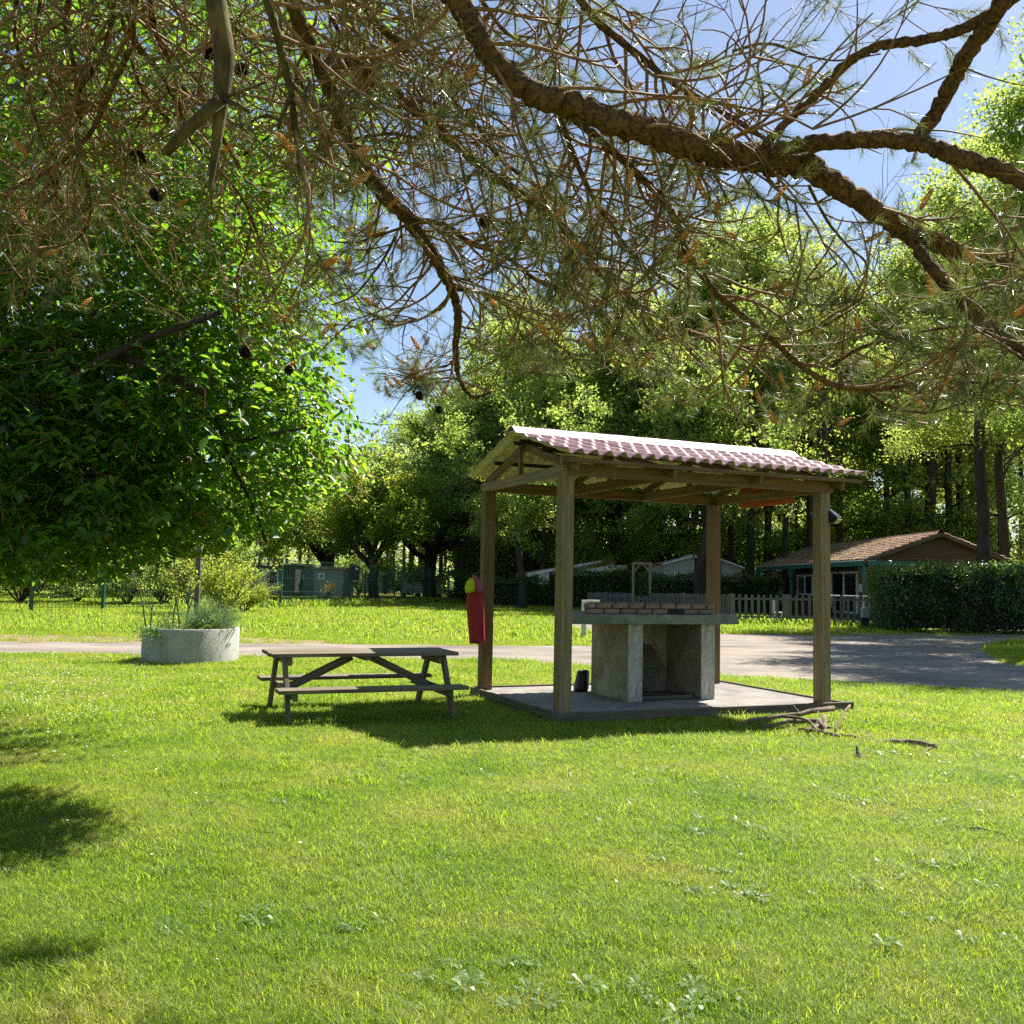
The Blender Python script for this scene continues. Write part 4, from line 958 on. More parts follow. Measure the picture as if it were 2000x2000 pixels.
# ------------------------------------------------------------------ trees of the wood
def tree_data(kind, rg, idx_=0):
    """trunk + limbs as MB, crown clusters"""
    mb = MB(); cl = []
    if kind == 'tall':
        H_ = 16; lean = (rg.gauss(0, .3), rg.gauss(0, .3)); pts = [Vector((lean[0]*(z/H_)**1.5+rg.gauss(0, .05), lean[1]*(z/H_)+rg.gauss(0, .05), z)) for z in (0, .4, 2, 4, 6, 8, 10, 12, 14, 15.5)]
        mb.tube(pts, [.30, .23, .20, .19, .175, .16, .13, .10, .06, .02], 9)
        for k in range(28):
            z = rg.uniform(6.6, 14.8) if (k > 2 or idx_ == 4) else rg.uniform(3.5, 6); i = min(8, int(z/2)+1); base = pts[i].lerp(pts[i+1] if i+1 < len(pts) else pts[i], .3); base.z = z
            an = rg.uniform(0, 6.28); ln = rg.uniform(1.8, 4.8)*(1-(z/21)**2)
            p2 = curve_pts(base, (math.cos(an), math.sin(an), rg.uniform(.1, .8)), ln, 7, .16, .02, rg); mb.tube(p2, [.06*(1-i_/8) for i_ in range(7)], 5)
            for i_ in (3, 4, 5, 6):
                cl.append((p2[i_], .55+.25*rg.random()))
                d2 = (p2[i_]-p2[i_-1]).normalized()+Vector((rg.gauss(0, .7), rg.gauss(0, .7), rg.gauss(.1, .3)))
                p3 = curve_pts(p2[i_], d2, rg.uniform(.6, 1.4), 5, .2, 0, rg); mb.tube(p3, [.022, .018, .013, .009, .005], 4); cl.append((p3[-1], .5)); cl.append((p3[2], .4))
    elif kind == 'spread':
        H_ = 9; pts = [Vector((rg.gauss(0, .08), rg.gauss(0, .08), z)) for z in (0, .4, 1.2, 2.0, 2.7)]
        mb.tube(pts, [.40, .32, .28, .27, .24], 9)
        for k in range(9):
            an = k*.7+rg.uniform(-.3, .3); ln = rg.uniform(4, 6.5)
            p2 = curve_pts(pts[-1]-Z*rg.uniform(0, .9), (math.cos(an), math.sin(an), rg.uniform(.45, 1.5)), ln, 9, .16, .03, rg); mb.tube(p2, [.15*(1-i_/10) for i_ in range(9)], 6)
            for i_ in range(3, 9):
                for _ in range(3):
                    d2 = (p2[i_]-p2[i_-1]).normalized()+Vector((rg.gauss(0, .8), rg.gauss(0, .8), rg.gauss(0, .5)))
                    p3 = curve_pts(p2[i_], d2, rg.uniform(.8, 2.0), 6, .2, -.02, rg); mb.tube(p3, [.035*(1-j/6.5) for j in range(6)], 4)
                    cl += [(p3[2], .4), (p3[4], .5), (p3[5], .5)]
    elif kind == 'fork':
        pts = [Vector((.02*z*z+rg.gauss(0, .06), rg.gauss(0, .06), z)) for z in (0, .5, 1.6, 2.8, 4.2)]
        mb.tube(pts, [.36, .27, .24, .22, .20], 9)
        for an0, ln, el in ((0, 10, 2.4), (3.3, 10, 2.2), (1.6, 7, 1.4), (4.6, 7, 1.2), (2.4, 5, .7), (5.6, 5, .8)):
            p2 = curve_pts(pts[-1]-Z*rg.uniform(0, .5), (math.cos(an0), math.sin(an0), el), ln, 11, .10, .02, rg); mb.tube(p2, [.13*(1-i_/12) for i_ in range(11)], 6)
            for i_ in range(3, 11):
                for _ in range(3):
                    d2 = (p2[i_]-p2[i_-1]).normalized()*.5+Vector((rg.gauss(0, .8), rg.gauss(0, .8), rg.gauss(.1, .4)))
                    p3 = curve_pts(p2[i_], d2, rg.uniform(.9, 2.4), 6, .2, 0, rg); mb.tube(p3, [.035*(1-j/6.5) for j in range(6)], 4)
                    cl += [(p3[2], .45), (p3[4], .55), (p3[5], .5)]
    elif kind == 'airy':
        H_ = 18; pts = [Vector((rg.gauss(0, .1), rg.gauss(0, .1), z)) for z in (0, 1, 3, 6, 9, 12, 15, 17.5)]
        mb.tube(pts, [.26, .2, .18, .15, .12, .09, .05, .02], 8)
        for k in range(40):
            z = rg.uniform(5, 17); i = min(6, int(z/3)+1); base = pts[i].copy(); base.z = z
            an = rg.uniform(0, 6.28); ln = rg.uniform(1.4, 3.2)*(1-(z/24)**2)
            p2 = curve_pts(base, (math.cos(an), math.sin(an), rg.uniform(.8, 1.8)), ln, 7, .12, .03, rg); mb.tube(p2, [.035*(1-i_/8) for i_ in range(7)], 4)
            for i_ in (3, 5, 6):
                for _ in range(2):
                    d2 = (p2[i_]-p2[i_-1]).normalized()+Vector((rg.gauss(0, .5), rg.gauss(0, .5), .3)); p3 = curve_pts(p2[i_], d2, rg.uniform(.4, 1.1), 5, .15, 0, rg); mb.tube(p3, [.013, .011, .009, .006, .004], 3)
                    if rg.random() < .55: cl.append((p3[-1], .35))
    elif kind == 'bush':
        for k in range(12):
            an = rg.uniform(0, 6.28); p2 = curve_pts((0, 0, 0), (math.cos(an)*.7, math.sin(an)*.7, 1.1), rg.uniform(1.6, 3.2), 8, .16, 0, rg); mb.tube(p2, [.035*(1-i_/9) for i_ in range(8)], 5)
            for i_ in range(2, 8):
                for _ in range(2):
                    d2 = (p2[i_]-p2[i_-1]).normalized()+Vector((rg.gauss(0, .7), rg.gauss(0, .7), rg.gauss(0, .3))); p3 = curve_pts(p2[i_], d2, rg.uniform(.3, .8), 5, .15, 0, rg); mb.tube(p3, [.011, .009, .007, .005, .003], 3)
                    cl += [(p3[-1], .26), (p3[2], .2)]
    return mb, cl
SRC = {}
def make_src(kind, idx, per, size, mat, wd=.6):
    rg = random.Random(100+idx*17+len(kind)); mb, cl = tree_data(kind, rg, idx)
    C_ = np.array([tuple(c[0]) for c in cl]); r_ = np.array([c[1] for c in cl])
    P = np.repeat(C_, per, 0); rr = np.repeat(r_, per)[:, None]
    off = RNG.normal(size=P.shape)*np.array([.62, .62, .36]); P = P+off*rr; n = len(P)
    N = rand_dir(n, 1.1, 1); Dd = unit(np.cross(N, rand_dir(n))+np.array([0, 0, -.25]))
    ln = size*RNG.uniform(.6, 1.3, n); Vv, F = leaf_verts(P, Dd, N, ln, ln*wd, .15)
    return mb, Vv, F, mat
def place_tree(key, loc, sc, rz, label, group, name='woodland_tree', cat='tree', tsc=1.0):
    mb, Vv, F, mat = SRC[key][0:4]
    r = empty(name, loc, label, cat, group)
    if SRC[key][4] is None:
        t_ = mb.build('trunk', M['bark'], None, local=True, smooth=True)
        c_ = np_mesh('crown', Vv, F, mat); c_['kind'] = 'stuff'
        SRC[key][4] = (t_, c_)
    else:
        t_ = copy_obj(SRC[key][4][0]); c_ = copy_obj(SRC[key][4][1])
    for o_ in (t_, c_):
        o_.parent = r; o_.location = (0, 0, 0); o_.rotation_euler = (0, 0, rz); o_.scale = (sc*(tsc if o_ is t_ else 1), sc*(tsc if o_ is t_ else 1), sc)
    return r
for i in range(4): SRC[('tall', i)] = list(make_src('tall', i, 56, .19, M['wood_leaf']))+[None]
for i in range(2): SRC[('spread', i)] = list(make_src('spread', i, 34, .20, M['wood_leaf'] if i else M['yellow_leaf']))+[None]
for i in range(2): SRC[('fork', i)] = list(make_src('fork', i, 40, .24, M['wood_leaf']))+[None]
SRC[('tall', 4)] = list(make_src('tall', 4, 150, .135, M['wood_leaf']))+[None]
SRC[('airy', 0)] = list(make_src('airy', 0, 14, .17, M['yellow_leaf']))+[None]
SRC[('bush', 0)] = list(make_src('bush', 0, 38, .11, M['wood_leaf']))+[None]
SRC[('bush', 1)] = list(make_src('bush', 1, 34, .10, M['yellow_leaf']))+[None]
ORD = ['first', 'second', 'third', 'fourth', 'fifth', 'sixth', 'seventh', 'eighth', 'ninth', 'tenth', 'eleventh', 'twelfth', 'thirteenth', 'fourteenth', 'fifteenth', 'sixteenth']
def at(px, Y): p = PY(px, 1150, Y); p.z = 0; return p
# right wood: (px, Y, scale, trunk factor, source)
bays = {
 'between the two left shelter posts': [(981, 74, .95, 1, 0), (1038, 68, .9, 1.1, 1), (1062, 62, .9, 1.0, 2)],
 'between front left post and big trunk': [(1146, 78, .9, 1, 3), (1172, 90, .9, 1, 1), (1197, 66, .85, 1.0, 0), (1231, 72, .9, 1.1, 2), (1261, 80, .9, 1, 1), (1273, 92, .9, 1.1, 2), (1322, 66, .9, 1.1, 3)],
 'between big trunk and right post': [(1428, 62, 1.0, 1.0, 0), (1464, 58, 1.05, 1.2, 1), (1480, 80, 1.0, 1, 3), (1500, 62, 1.05, 1.1, 2), (1524, 76, 1.0, 1, 3), (1561, 66, 1.1, 1, 0), (1580, 60, 1.1, 1.1, 1)],
 'rising behind the cabin roof': [(1645, 62, 1.15, 1.1, 2), (1680, 84, 1.1, 1, 0), (1735, 66, 1.2, 1.2, 3), (1749, 70, 1.15, 1.1, 1), (1774, 61, 1.2, 1.15, 0), (1813, 60, 1.2, 1.75, 2), (1855, 60, 1.2, 1.2, 1), (1878, 63, 1.2, 1.3, 3)],
 'right of the cabin': [(1905, 66, 1.15, 1.0, 0), (1960, 58, 1.2, .9, 2), (1996, 66, 1.2, 1, 1)],
 'left of the rear left post': [(818, 84, .8, 1, 1), (836, 76, .8, 1.2, 3), (858, 84, .8, 1, 2), (898, 66, .75, 1.4, 0), (917, 70, .8, 1.3, 3), (935, 78, .85, 1, 1)],
}
for bay, L_ in bays.items():
    for i, (px, Y, sc, ts, src) in enumerate(sorted(L_)):
        sc = sc*(1.22 if px < 950 else 1.45 if px < 1560 else 1.2)
        place_tree(('tall', src), at(px, Y), sc*random.uniform(.95, 1.05), random.uniform(0, 6.28),
                   '%s tall dark trunk from the left %s' % (ORD[i], bay), 'tall slender trees of the wood', tsc=ts/sc)
place_tree(('fork', 1), at(1020, 52.3), .85, 2.6, 'thick grey trunk leaning left with forked crown, standing in the hedge behind the shelter', 'large trees', cat='tree', name='leaning_tree')
place_tree(('fork', 0), at(1366, 50.2), 1.15, .1, 'big dark trunk behind the rear right post, forking high above the red roof', 'large trees', name='forked_tree', tsc=1.15)
place_tree(('tall', 4), at(1924, 37.6), 1.1, 1.2, 'thick dark trunk in front of the cabin gable, rising from the hedge', 'large trees', name='woodland_tree', tsc=1.15)
place_tree(('spread', 0), at(727, 62), 1.12, 1.1, 'spreading tree with pale yellow-green crown behind the mesh fence sign', 'trees behind the mesh fence', name='spreading_tree')
place_tree(('spread', 1), at(632, 66), 1.25, 2.9, 'low spreading tree with leaning dark trunk behind the dark hut', 'trees behind the mesh fence', name='spreading_tree')
place_tree(('spread', 1), at(838, 68), 1.5, 4.2, 'broad low-branched green tree behind the corner of the mesh fence', 'trees behind the mesh fence', name='spreading_tree')
place_tree(('spread', 0), at(640, 80), 1.6, .2, 'yellow-green tree crown farther back above the teal mobile home', 'trees behind the mesh fence', name='spreading_tree')
place_tree(('spread', 1), at(900, 82), 1.85, 2.0, 'rounded green crown just left of the shelter roof ridge', 'trees behind the mesh fence', name='spreading_tree')
place_tree(('fork', 1), at(1070, 84), 1.5, 1.0, 'broad crown above the left end of the shelter roof', 'large trees', name='forked_tree')
place_tree(('spread', 0), at(540, 78), 1.5, 3.0, 'yellowish crown showing behind the edge of the broad-leaved tree', 'trees behind the mesh fence', name='spreading_tree')
place_tree(('airy', 0), at(1610, 47), 1.04, 0, 'tall thin tree with nearly bare upright twigs above the shelter lamp', 'airy trees', name='airy_tree')
place_tree(('airy', 0), at(1535, 56), 1.0, 2, 'thin airy tree with sparse young leaves above the right end of the red roof', 'airy trees', name='airy_tree')
place_tree(('airy', 0), at(1955, 41), 1.15, 4, 'airy tree with fine yellow-green leaves at the top right edge', 'airy trees', name='airy_tree')
place_tree(('tall', 4), Vector((17.3, 30.5, 0)), 1.05, .5, 'leafy tree at the right edge whose crown shades the track', 'large trees')
place_tree(('tall', 4), Vector((15.2, 25.5, 0)), 1.05, 2.5, 'leafy tree just beyond the right edge shading the gravel', 'large trees')
place_tree(('tall', 4), Vector((25, 36, 0)), 1.1, 1.5, 'leafy tree behind the right hedge shading the soil bed', 'large trees')
for k in range(16):
    px = 915+k*70+random.uniform(-14, 14); Y = random.uniform(82, 94)
    place_tree(('tall', k % 4), at(px, Y), random.uniform(1.2, 1.4), random.uniform(0, 6.28), '%s slim trunk from the left deep in the wood %s of the forked tree' % (ORD[k] if px < 1366 else ORD[k-7], 'left' if px < 1366 else 'right'), 'slim trees deep in the wood')
for px, Y, sc, wh in ((1100, 70, 1.55, 'directly above the front left post'), (1290, 69, 1.6, 'above the middle of the red roof'), (1340, 74, 1.75, 'just left of the big dark trunk'),
                     (1215, 64, 1.4, 'above the wooden gate frame'), (960, 76, 1.2, 'behind the left gable of the shelter'), (1400, 70, 1.7, 'behind the rear right post')):
    place_tree(('fork', px % 2), at(px, Y), sc, px*.7, 'green forked tree of the wood, its crown '+wh, 'forked trees filling the wood', name='forked_tree', tsc=.7)
BU = [(1170, 61, 1.3), (1225, 63, 1.4), (1310, 70, 1.2), (1250, 74, 1.5), (1130, 72, 1.4), (950, 66, 1.2), (1000, 78, 1.6), (1420, 72, 1.4), (1500, 76, 1.5), (1590, 78, 1.6), (1700, 80, 1.6), (1800, 76, 1.6), (1900, 72, 1.6), (1985, 60, 1.4), (790, 80, 1.3), (700, 84, 1.4), (1470, 66, .9)]
for i, (px, Y, sc) in enumerate(sorted(BU)):
    place_tree(('bush', 0), at(px, Y), sc, i*1.3, '%s understorey bush from the left among the trunks of the wood' % (ORD+['seventeenth'])[i], 'bushes under the wood', name='bush', cat='bush')
place_tree(('bush', 1), at(440, 36), 1.0, .4, 'yellow-green bush behind the round planter', None, name='yellow_bush', cat='bush')
place_tree(('bush', 1), at(478, 39), .62, 1.9, 'smaller yellowish bush touching the mesh fence right of the planter', None, name='yellow_bush', cat='bush')
for i, (px, Y, sc) in enumerate(((40, 45, 1.3), (150, 47, 1.4), (250, 44, 1.1), (320, 47, 1.2), (390, 49, 1.3))):
    place_tree(('bush', 0), at(px, Y), sc, i, '%s bush from the left in the shade under the broad-leaved tree' % ORD[i], 'bushes behind the lawn', name='bush', cat='bush')
for i, (px, Y, sc) in enumerate(((-20, 60, 1.0), (120, 62, 1.1), (240, 60, 1.1), (350, 64, 1.1), (460, 70, 1.1))):
    place_tree(('spread', 1), at(px, Y), sc, i*1.1, '%s tree from the left behind the big broad-leaved tree' % ORD[i], 'trees hidden behind the broad-leaved tree', name='spreading_tree')
for i, (px, Y, sc) in enumerate(((1140, 63, 2.1), (1205, 70, 2.6), (1295, 64, 2.2), (1420, 66, 2.2), (1475, 71, 2.5), (1545, 64, 2.3), (1610, 70, 2.8), (1700, 64, 2.6), (1790, 68, 2.9), (1850, 66, 2.6), (1945, 60, 2.4), (960, 70, 2.3), (1065, 72, 2.4))):
    place_tree(('bush', 0), at(px, Y), sc, i*.9, '%s tall leafy sapling from the left among the trunks of the wood' % ORD[sorted([1140, 1205, 1295, 1420, 1475, 1545, 1610, 1700, 1790, 1850, 1945, 960, 1065]).index(px)], 'saplings under the wood', name='sapling', cat='sapling', tsc=.5)
# far wood: one mass beyond the trees
n = 62000
X = RNG.uniform(-75, 95, n); Yf = RNG.uniform(96, 116, n); hgt = 10.5+1.6*np.sin(X*.31)+1.4*np.sin(X*.13+1)+np.clip((X+12)*.5, 0, 9)
Zf = RNG.uniform(0, 1, n)*hgt; Zf = np.where((Zf > 2.6) & (Zf < 5.5) & (RNG.random(n) < .35), Zf+6, Zf)
P = np.stack([X, Yf, Zf], 1)
P[:, 0] += np.round(P[:, 0]/5)*0+RNG.normal(0, .3, n)
N = rand_dir(n, 1, 1); Dd = unit(np.cross(N, rand_dir(n))); ln = .36*RNG.uniform(.6, 1.3, n)
n2 = 46000; X2 = RNG.uniform(-80, 105, n2); P2 = np.stack([X2, RNG.uniform(124, 134, n2), RNG.uniform(0, 1, n2)*(7+2*np.sin(X2*.3))], 1)
N2 = rand_dir(n2, 1, 1); P = np.concatenate([P, P2]); N = np.concatenate([N, N2]); Dd = unit(np.cross(N, rand_dir(n+n2))); ln = np.concatenate([ln, .5*RNG.uniform(.6, 1.3, n2)])
Vv, F = leaf_verts(P, Dd, N, ln, ln*.6, .15)
fwood = empty('far_woodland', (0, 92, 0), 'dense green edge of the far wood closing the view between trunks', 'woodland'); fwood['kind'] = 'stuff'
np_mesh('foliage', Vv, F, M['wood_leaf'], fwood)['kind'] = 'stuff'
mb = MB()
for k in range(130):
    x = random.uniform(-60, 85); y = random.uniform(88, 110); h = random.uniform(9, 14); mb.tube([(x, y, 0), (x+random.gauss(0, .2), y, h*.5), (x+random.gauss(0, .4), y, h)], [.2, .15, .06], 5)
mb.build('trunks', M['bark'], fwood, smooth=True)['kind'] = 'stuff'

# ------------------------------------------------------------------ near broad-leaved tree on the left
bt = empty('broadleaf_tree', (-6.6, 9.6, 0), 'big broad-leaved tree hanging down over the left side of the lawn', 'tree')
lobes = [((-5.9, 9.2, 4.6), (4.0, 2.9, 3.6), 1.0), ((-2.62, 6.7, 2.42), (1.5, 1.05, .90), .26), ((-2.9, 6.7, 3.5), (1.6, 1.1, 1.2), .26), ((-2.7, 7.5, 5.5), (1.75, 1.4, 1.5), .2), ((-3.8, 6.4, 2.0), (1.6, 1.2, .7), .2), ((-6.0, 7.9, 2.4), (2.7, 1.8, 1.2), .3)]
# limbs
mb = MB(); anchors = []
tp = [Vector((-6.6, 9.6, 0)), Vector((-6.55, 9.5, .8)), Vector((-6.4, 9.4, 1.8)), Vector((-6.2, 9.3, 2.8)), Vector((-6.0, 9.2, 4.2)), Vector((-5.8, 9.1, 6)), Vector((-5.7, 9.0, 7.6))]
mb.tube(tp, [.26, .22, .2, .18, .14, .09, .03], 10)
mb.build('trunk', M['bark'], bt, smooth=True)
limb_b = MB()
vis = [[(165, 720), (220, 692), (290, 660), (350, 640), (430, 610)], [(225, 692), (290, 715), (340, 735), (400, 770)], [(130, 745), (165, 722), (225, 692)], [(290, 712), (330, 680), (370, 655)], [(440, 870), (520, 850), (600, 835)], [(420, 810), (450, 900), (500, 1000), (520, 1060)]]
for i, l_ in enumerate(vis):
    pts = [PY(px, py, (5.75 if i < 4 else 5.9)+.06*i) for px, py in l_]; n = len(pts); limb_b.tube(pts, [(.028-.012*k/n)*(1 if i < 3 else .5) for k in range(n)], 7)
for k in range(70):
    lb = random.choices(lobes, [l[2] for l in lobes])[0]
    th_, ph_ = random.uniform(0, 6.28), random.uniform(-.9, 1.3)
    e = Vector((lb[0][0]+lb[1][0]*math.cos(th_)*math.cos(ph_)*.9, lb[0][1]+lb[1][1]*math.sin(th_)*math.cos(ph_)*.9, lb[0][2]+lb[1][2]*math.sin(ph_)*.9))
    s = tp[random.randint(2, 5)]; m_ = s.lerp(e, .5)+Vector((0, 0, .35)); pts = [s, s.lerp(m_, .5)+Vector((random.gauss(0, .1), 0, .1)), m_, m_.lerp(e, .5)+Vector((0, 0, .1)), e]
    limb_b.tube(pts, [.05, .038, .026, .016, .006], 5)
limb_b.build('limbs', M['bark'], bt, smooth=True)
nspray = 19500; tw = MB(); LP = []; LD = []; LN = []; LS = []
for k in range(nspray):
    lb = random.choices(lobes, [l[2] for l in lobes])[0]
    d_ = RNG.normal(size=3); d_ /= np.linalg.norm(d_); rr = (random.random()**.30)*random.uniform(.86, 1.14)
    c = np.array(lb[0])+np.array(lb[1])*d_*rr
    px, py = proj(c)
    bot = 1150 if px < 430 else (1065 if px < 600 else 985)
    if px < -500 or px > 770 or c[1] < 5.5 or c[2] < 1.45: continue
    if py > bot-25: continue
    out = unit((d_*np.array([1, 1, .3])+RNG.normal(size=3)*.5)[None])[0]; out[2] -= .15
    ln = random.uniform(.25, .5); nl = random.randint(5, 9)
    p0 = Vector(c); dv = Vector(out).normalized(); pts = curve_pts(p0-dv*ln*.3, dv, ln, 4, .12, -.04)
    if k % 3 == 0: tw.tube(pts, [.005, .004, .003, .002], 3, cap=False)
    for j in range(nl):
        t_ = (j+.5)/nl*3; i0 = min(2, int(t_)); bp_ = pts[i0].lerp(pts[i0+1], t_-i0)
        sgn = 1 if j % 2 else -1
        side = dv.cross(Vector((0, 0, 1))); side = side.normalized() if side.length > .05 else Vector((1, 0, 0))
        ld = (dv*.6+side*sgn*.8+Vector((random.gauss(0, .3), random.gauss(0, .3), random.gauss(-.25, .3)))).normalized()
        LP.append(tuple(bp_)); LD.append(tuple(ld)); nn = Vector((random.gauss(0, .45), random.gauss(0, .45), 1)); LN.append(tuple(nn)); LS.append(random.uniform(.040, .092))
LP = np.array(LP); LD = np.array(LD); LN = np.array(LN); LS = np.array(LS)
lx, ly = proj(LP+LD*LS[:, None]); okk = ly < np.interp(lx, [0, 250, 300, 430, 520, 600, 760], [1150, 1140, 1100, 1085, 1060, 1020, 900]); LP, LD, LN, LS = LP[okk], LD[okk], LN[okk], LS[okk]
tw.build('twigs', M['twig'], bt)['kind'] = 'stuff'
order = np.argsort(LP[:, 1]-(LS*14)); pxs, pys = proj(LP); vis_ = (pxs > 5) & (pxs < 640) & (pys > 420) & (pys < 1060)
near_i = [i for i in order if vis_[i]][:260]; mask = np.ones(len(LP), bool); mask[near_i] = False
Vv, F = leaf_verts(LP[mask], LD[mask], LN[mask], LS[mask], LS[mask]*.56, .16, six=True)
np_mesh('foliage', Vv, F, M['broad_leaf'], bt)['kind'] = 'stuff'
V1, F1 = leaf_verts(np.zeros((1, 3)), np.array([[1., 0, 0]]), np.array([[0, 0, 1.]]), np.array([1.]), np.array([.58]), .16, six=True)
proto = np_mesh('leaf', V1, F1, M['broad_leaf']); fl = True
proto.location = (0, 0, 0)
for i in near_i:
    o_ = proto if fl else copy_obj(proto); fl = False; o_.parent = bt
    X_ = Vector(LD[i]).normalized(); Y__ = Vector(LN[i]).cross(X_).normalized(); Z_ = X_.cross(Y__); s = LS[i]
    o_.matrix_local = Matrix.Translation(Vector(LP[i])-bt.location) @ Matrix((X_, Y__, Z_)).transposed().to_4x4() @ Matrix.Scale(s, 4)

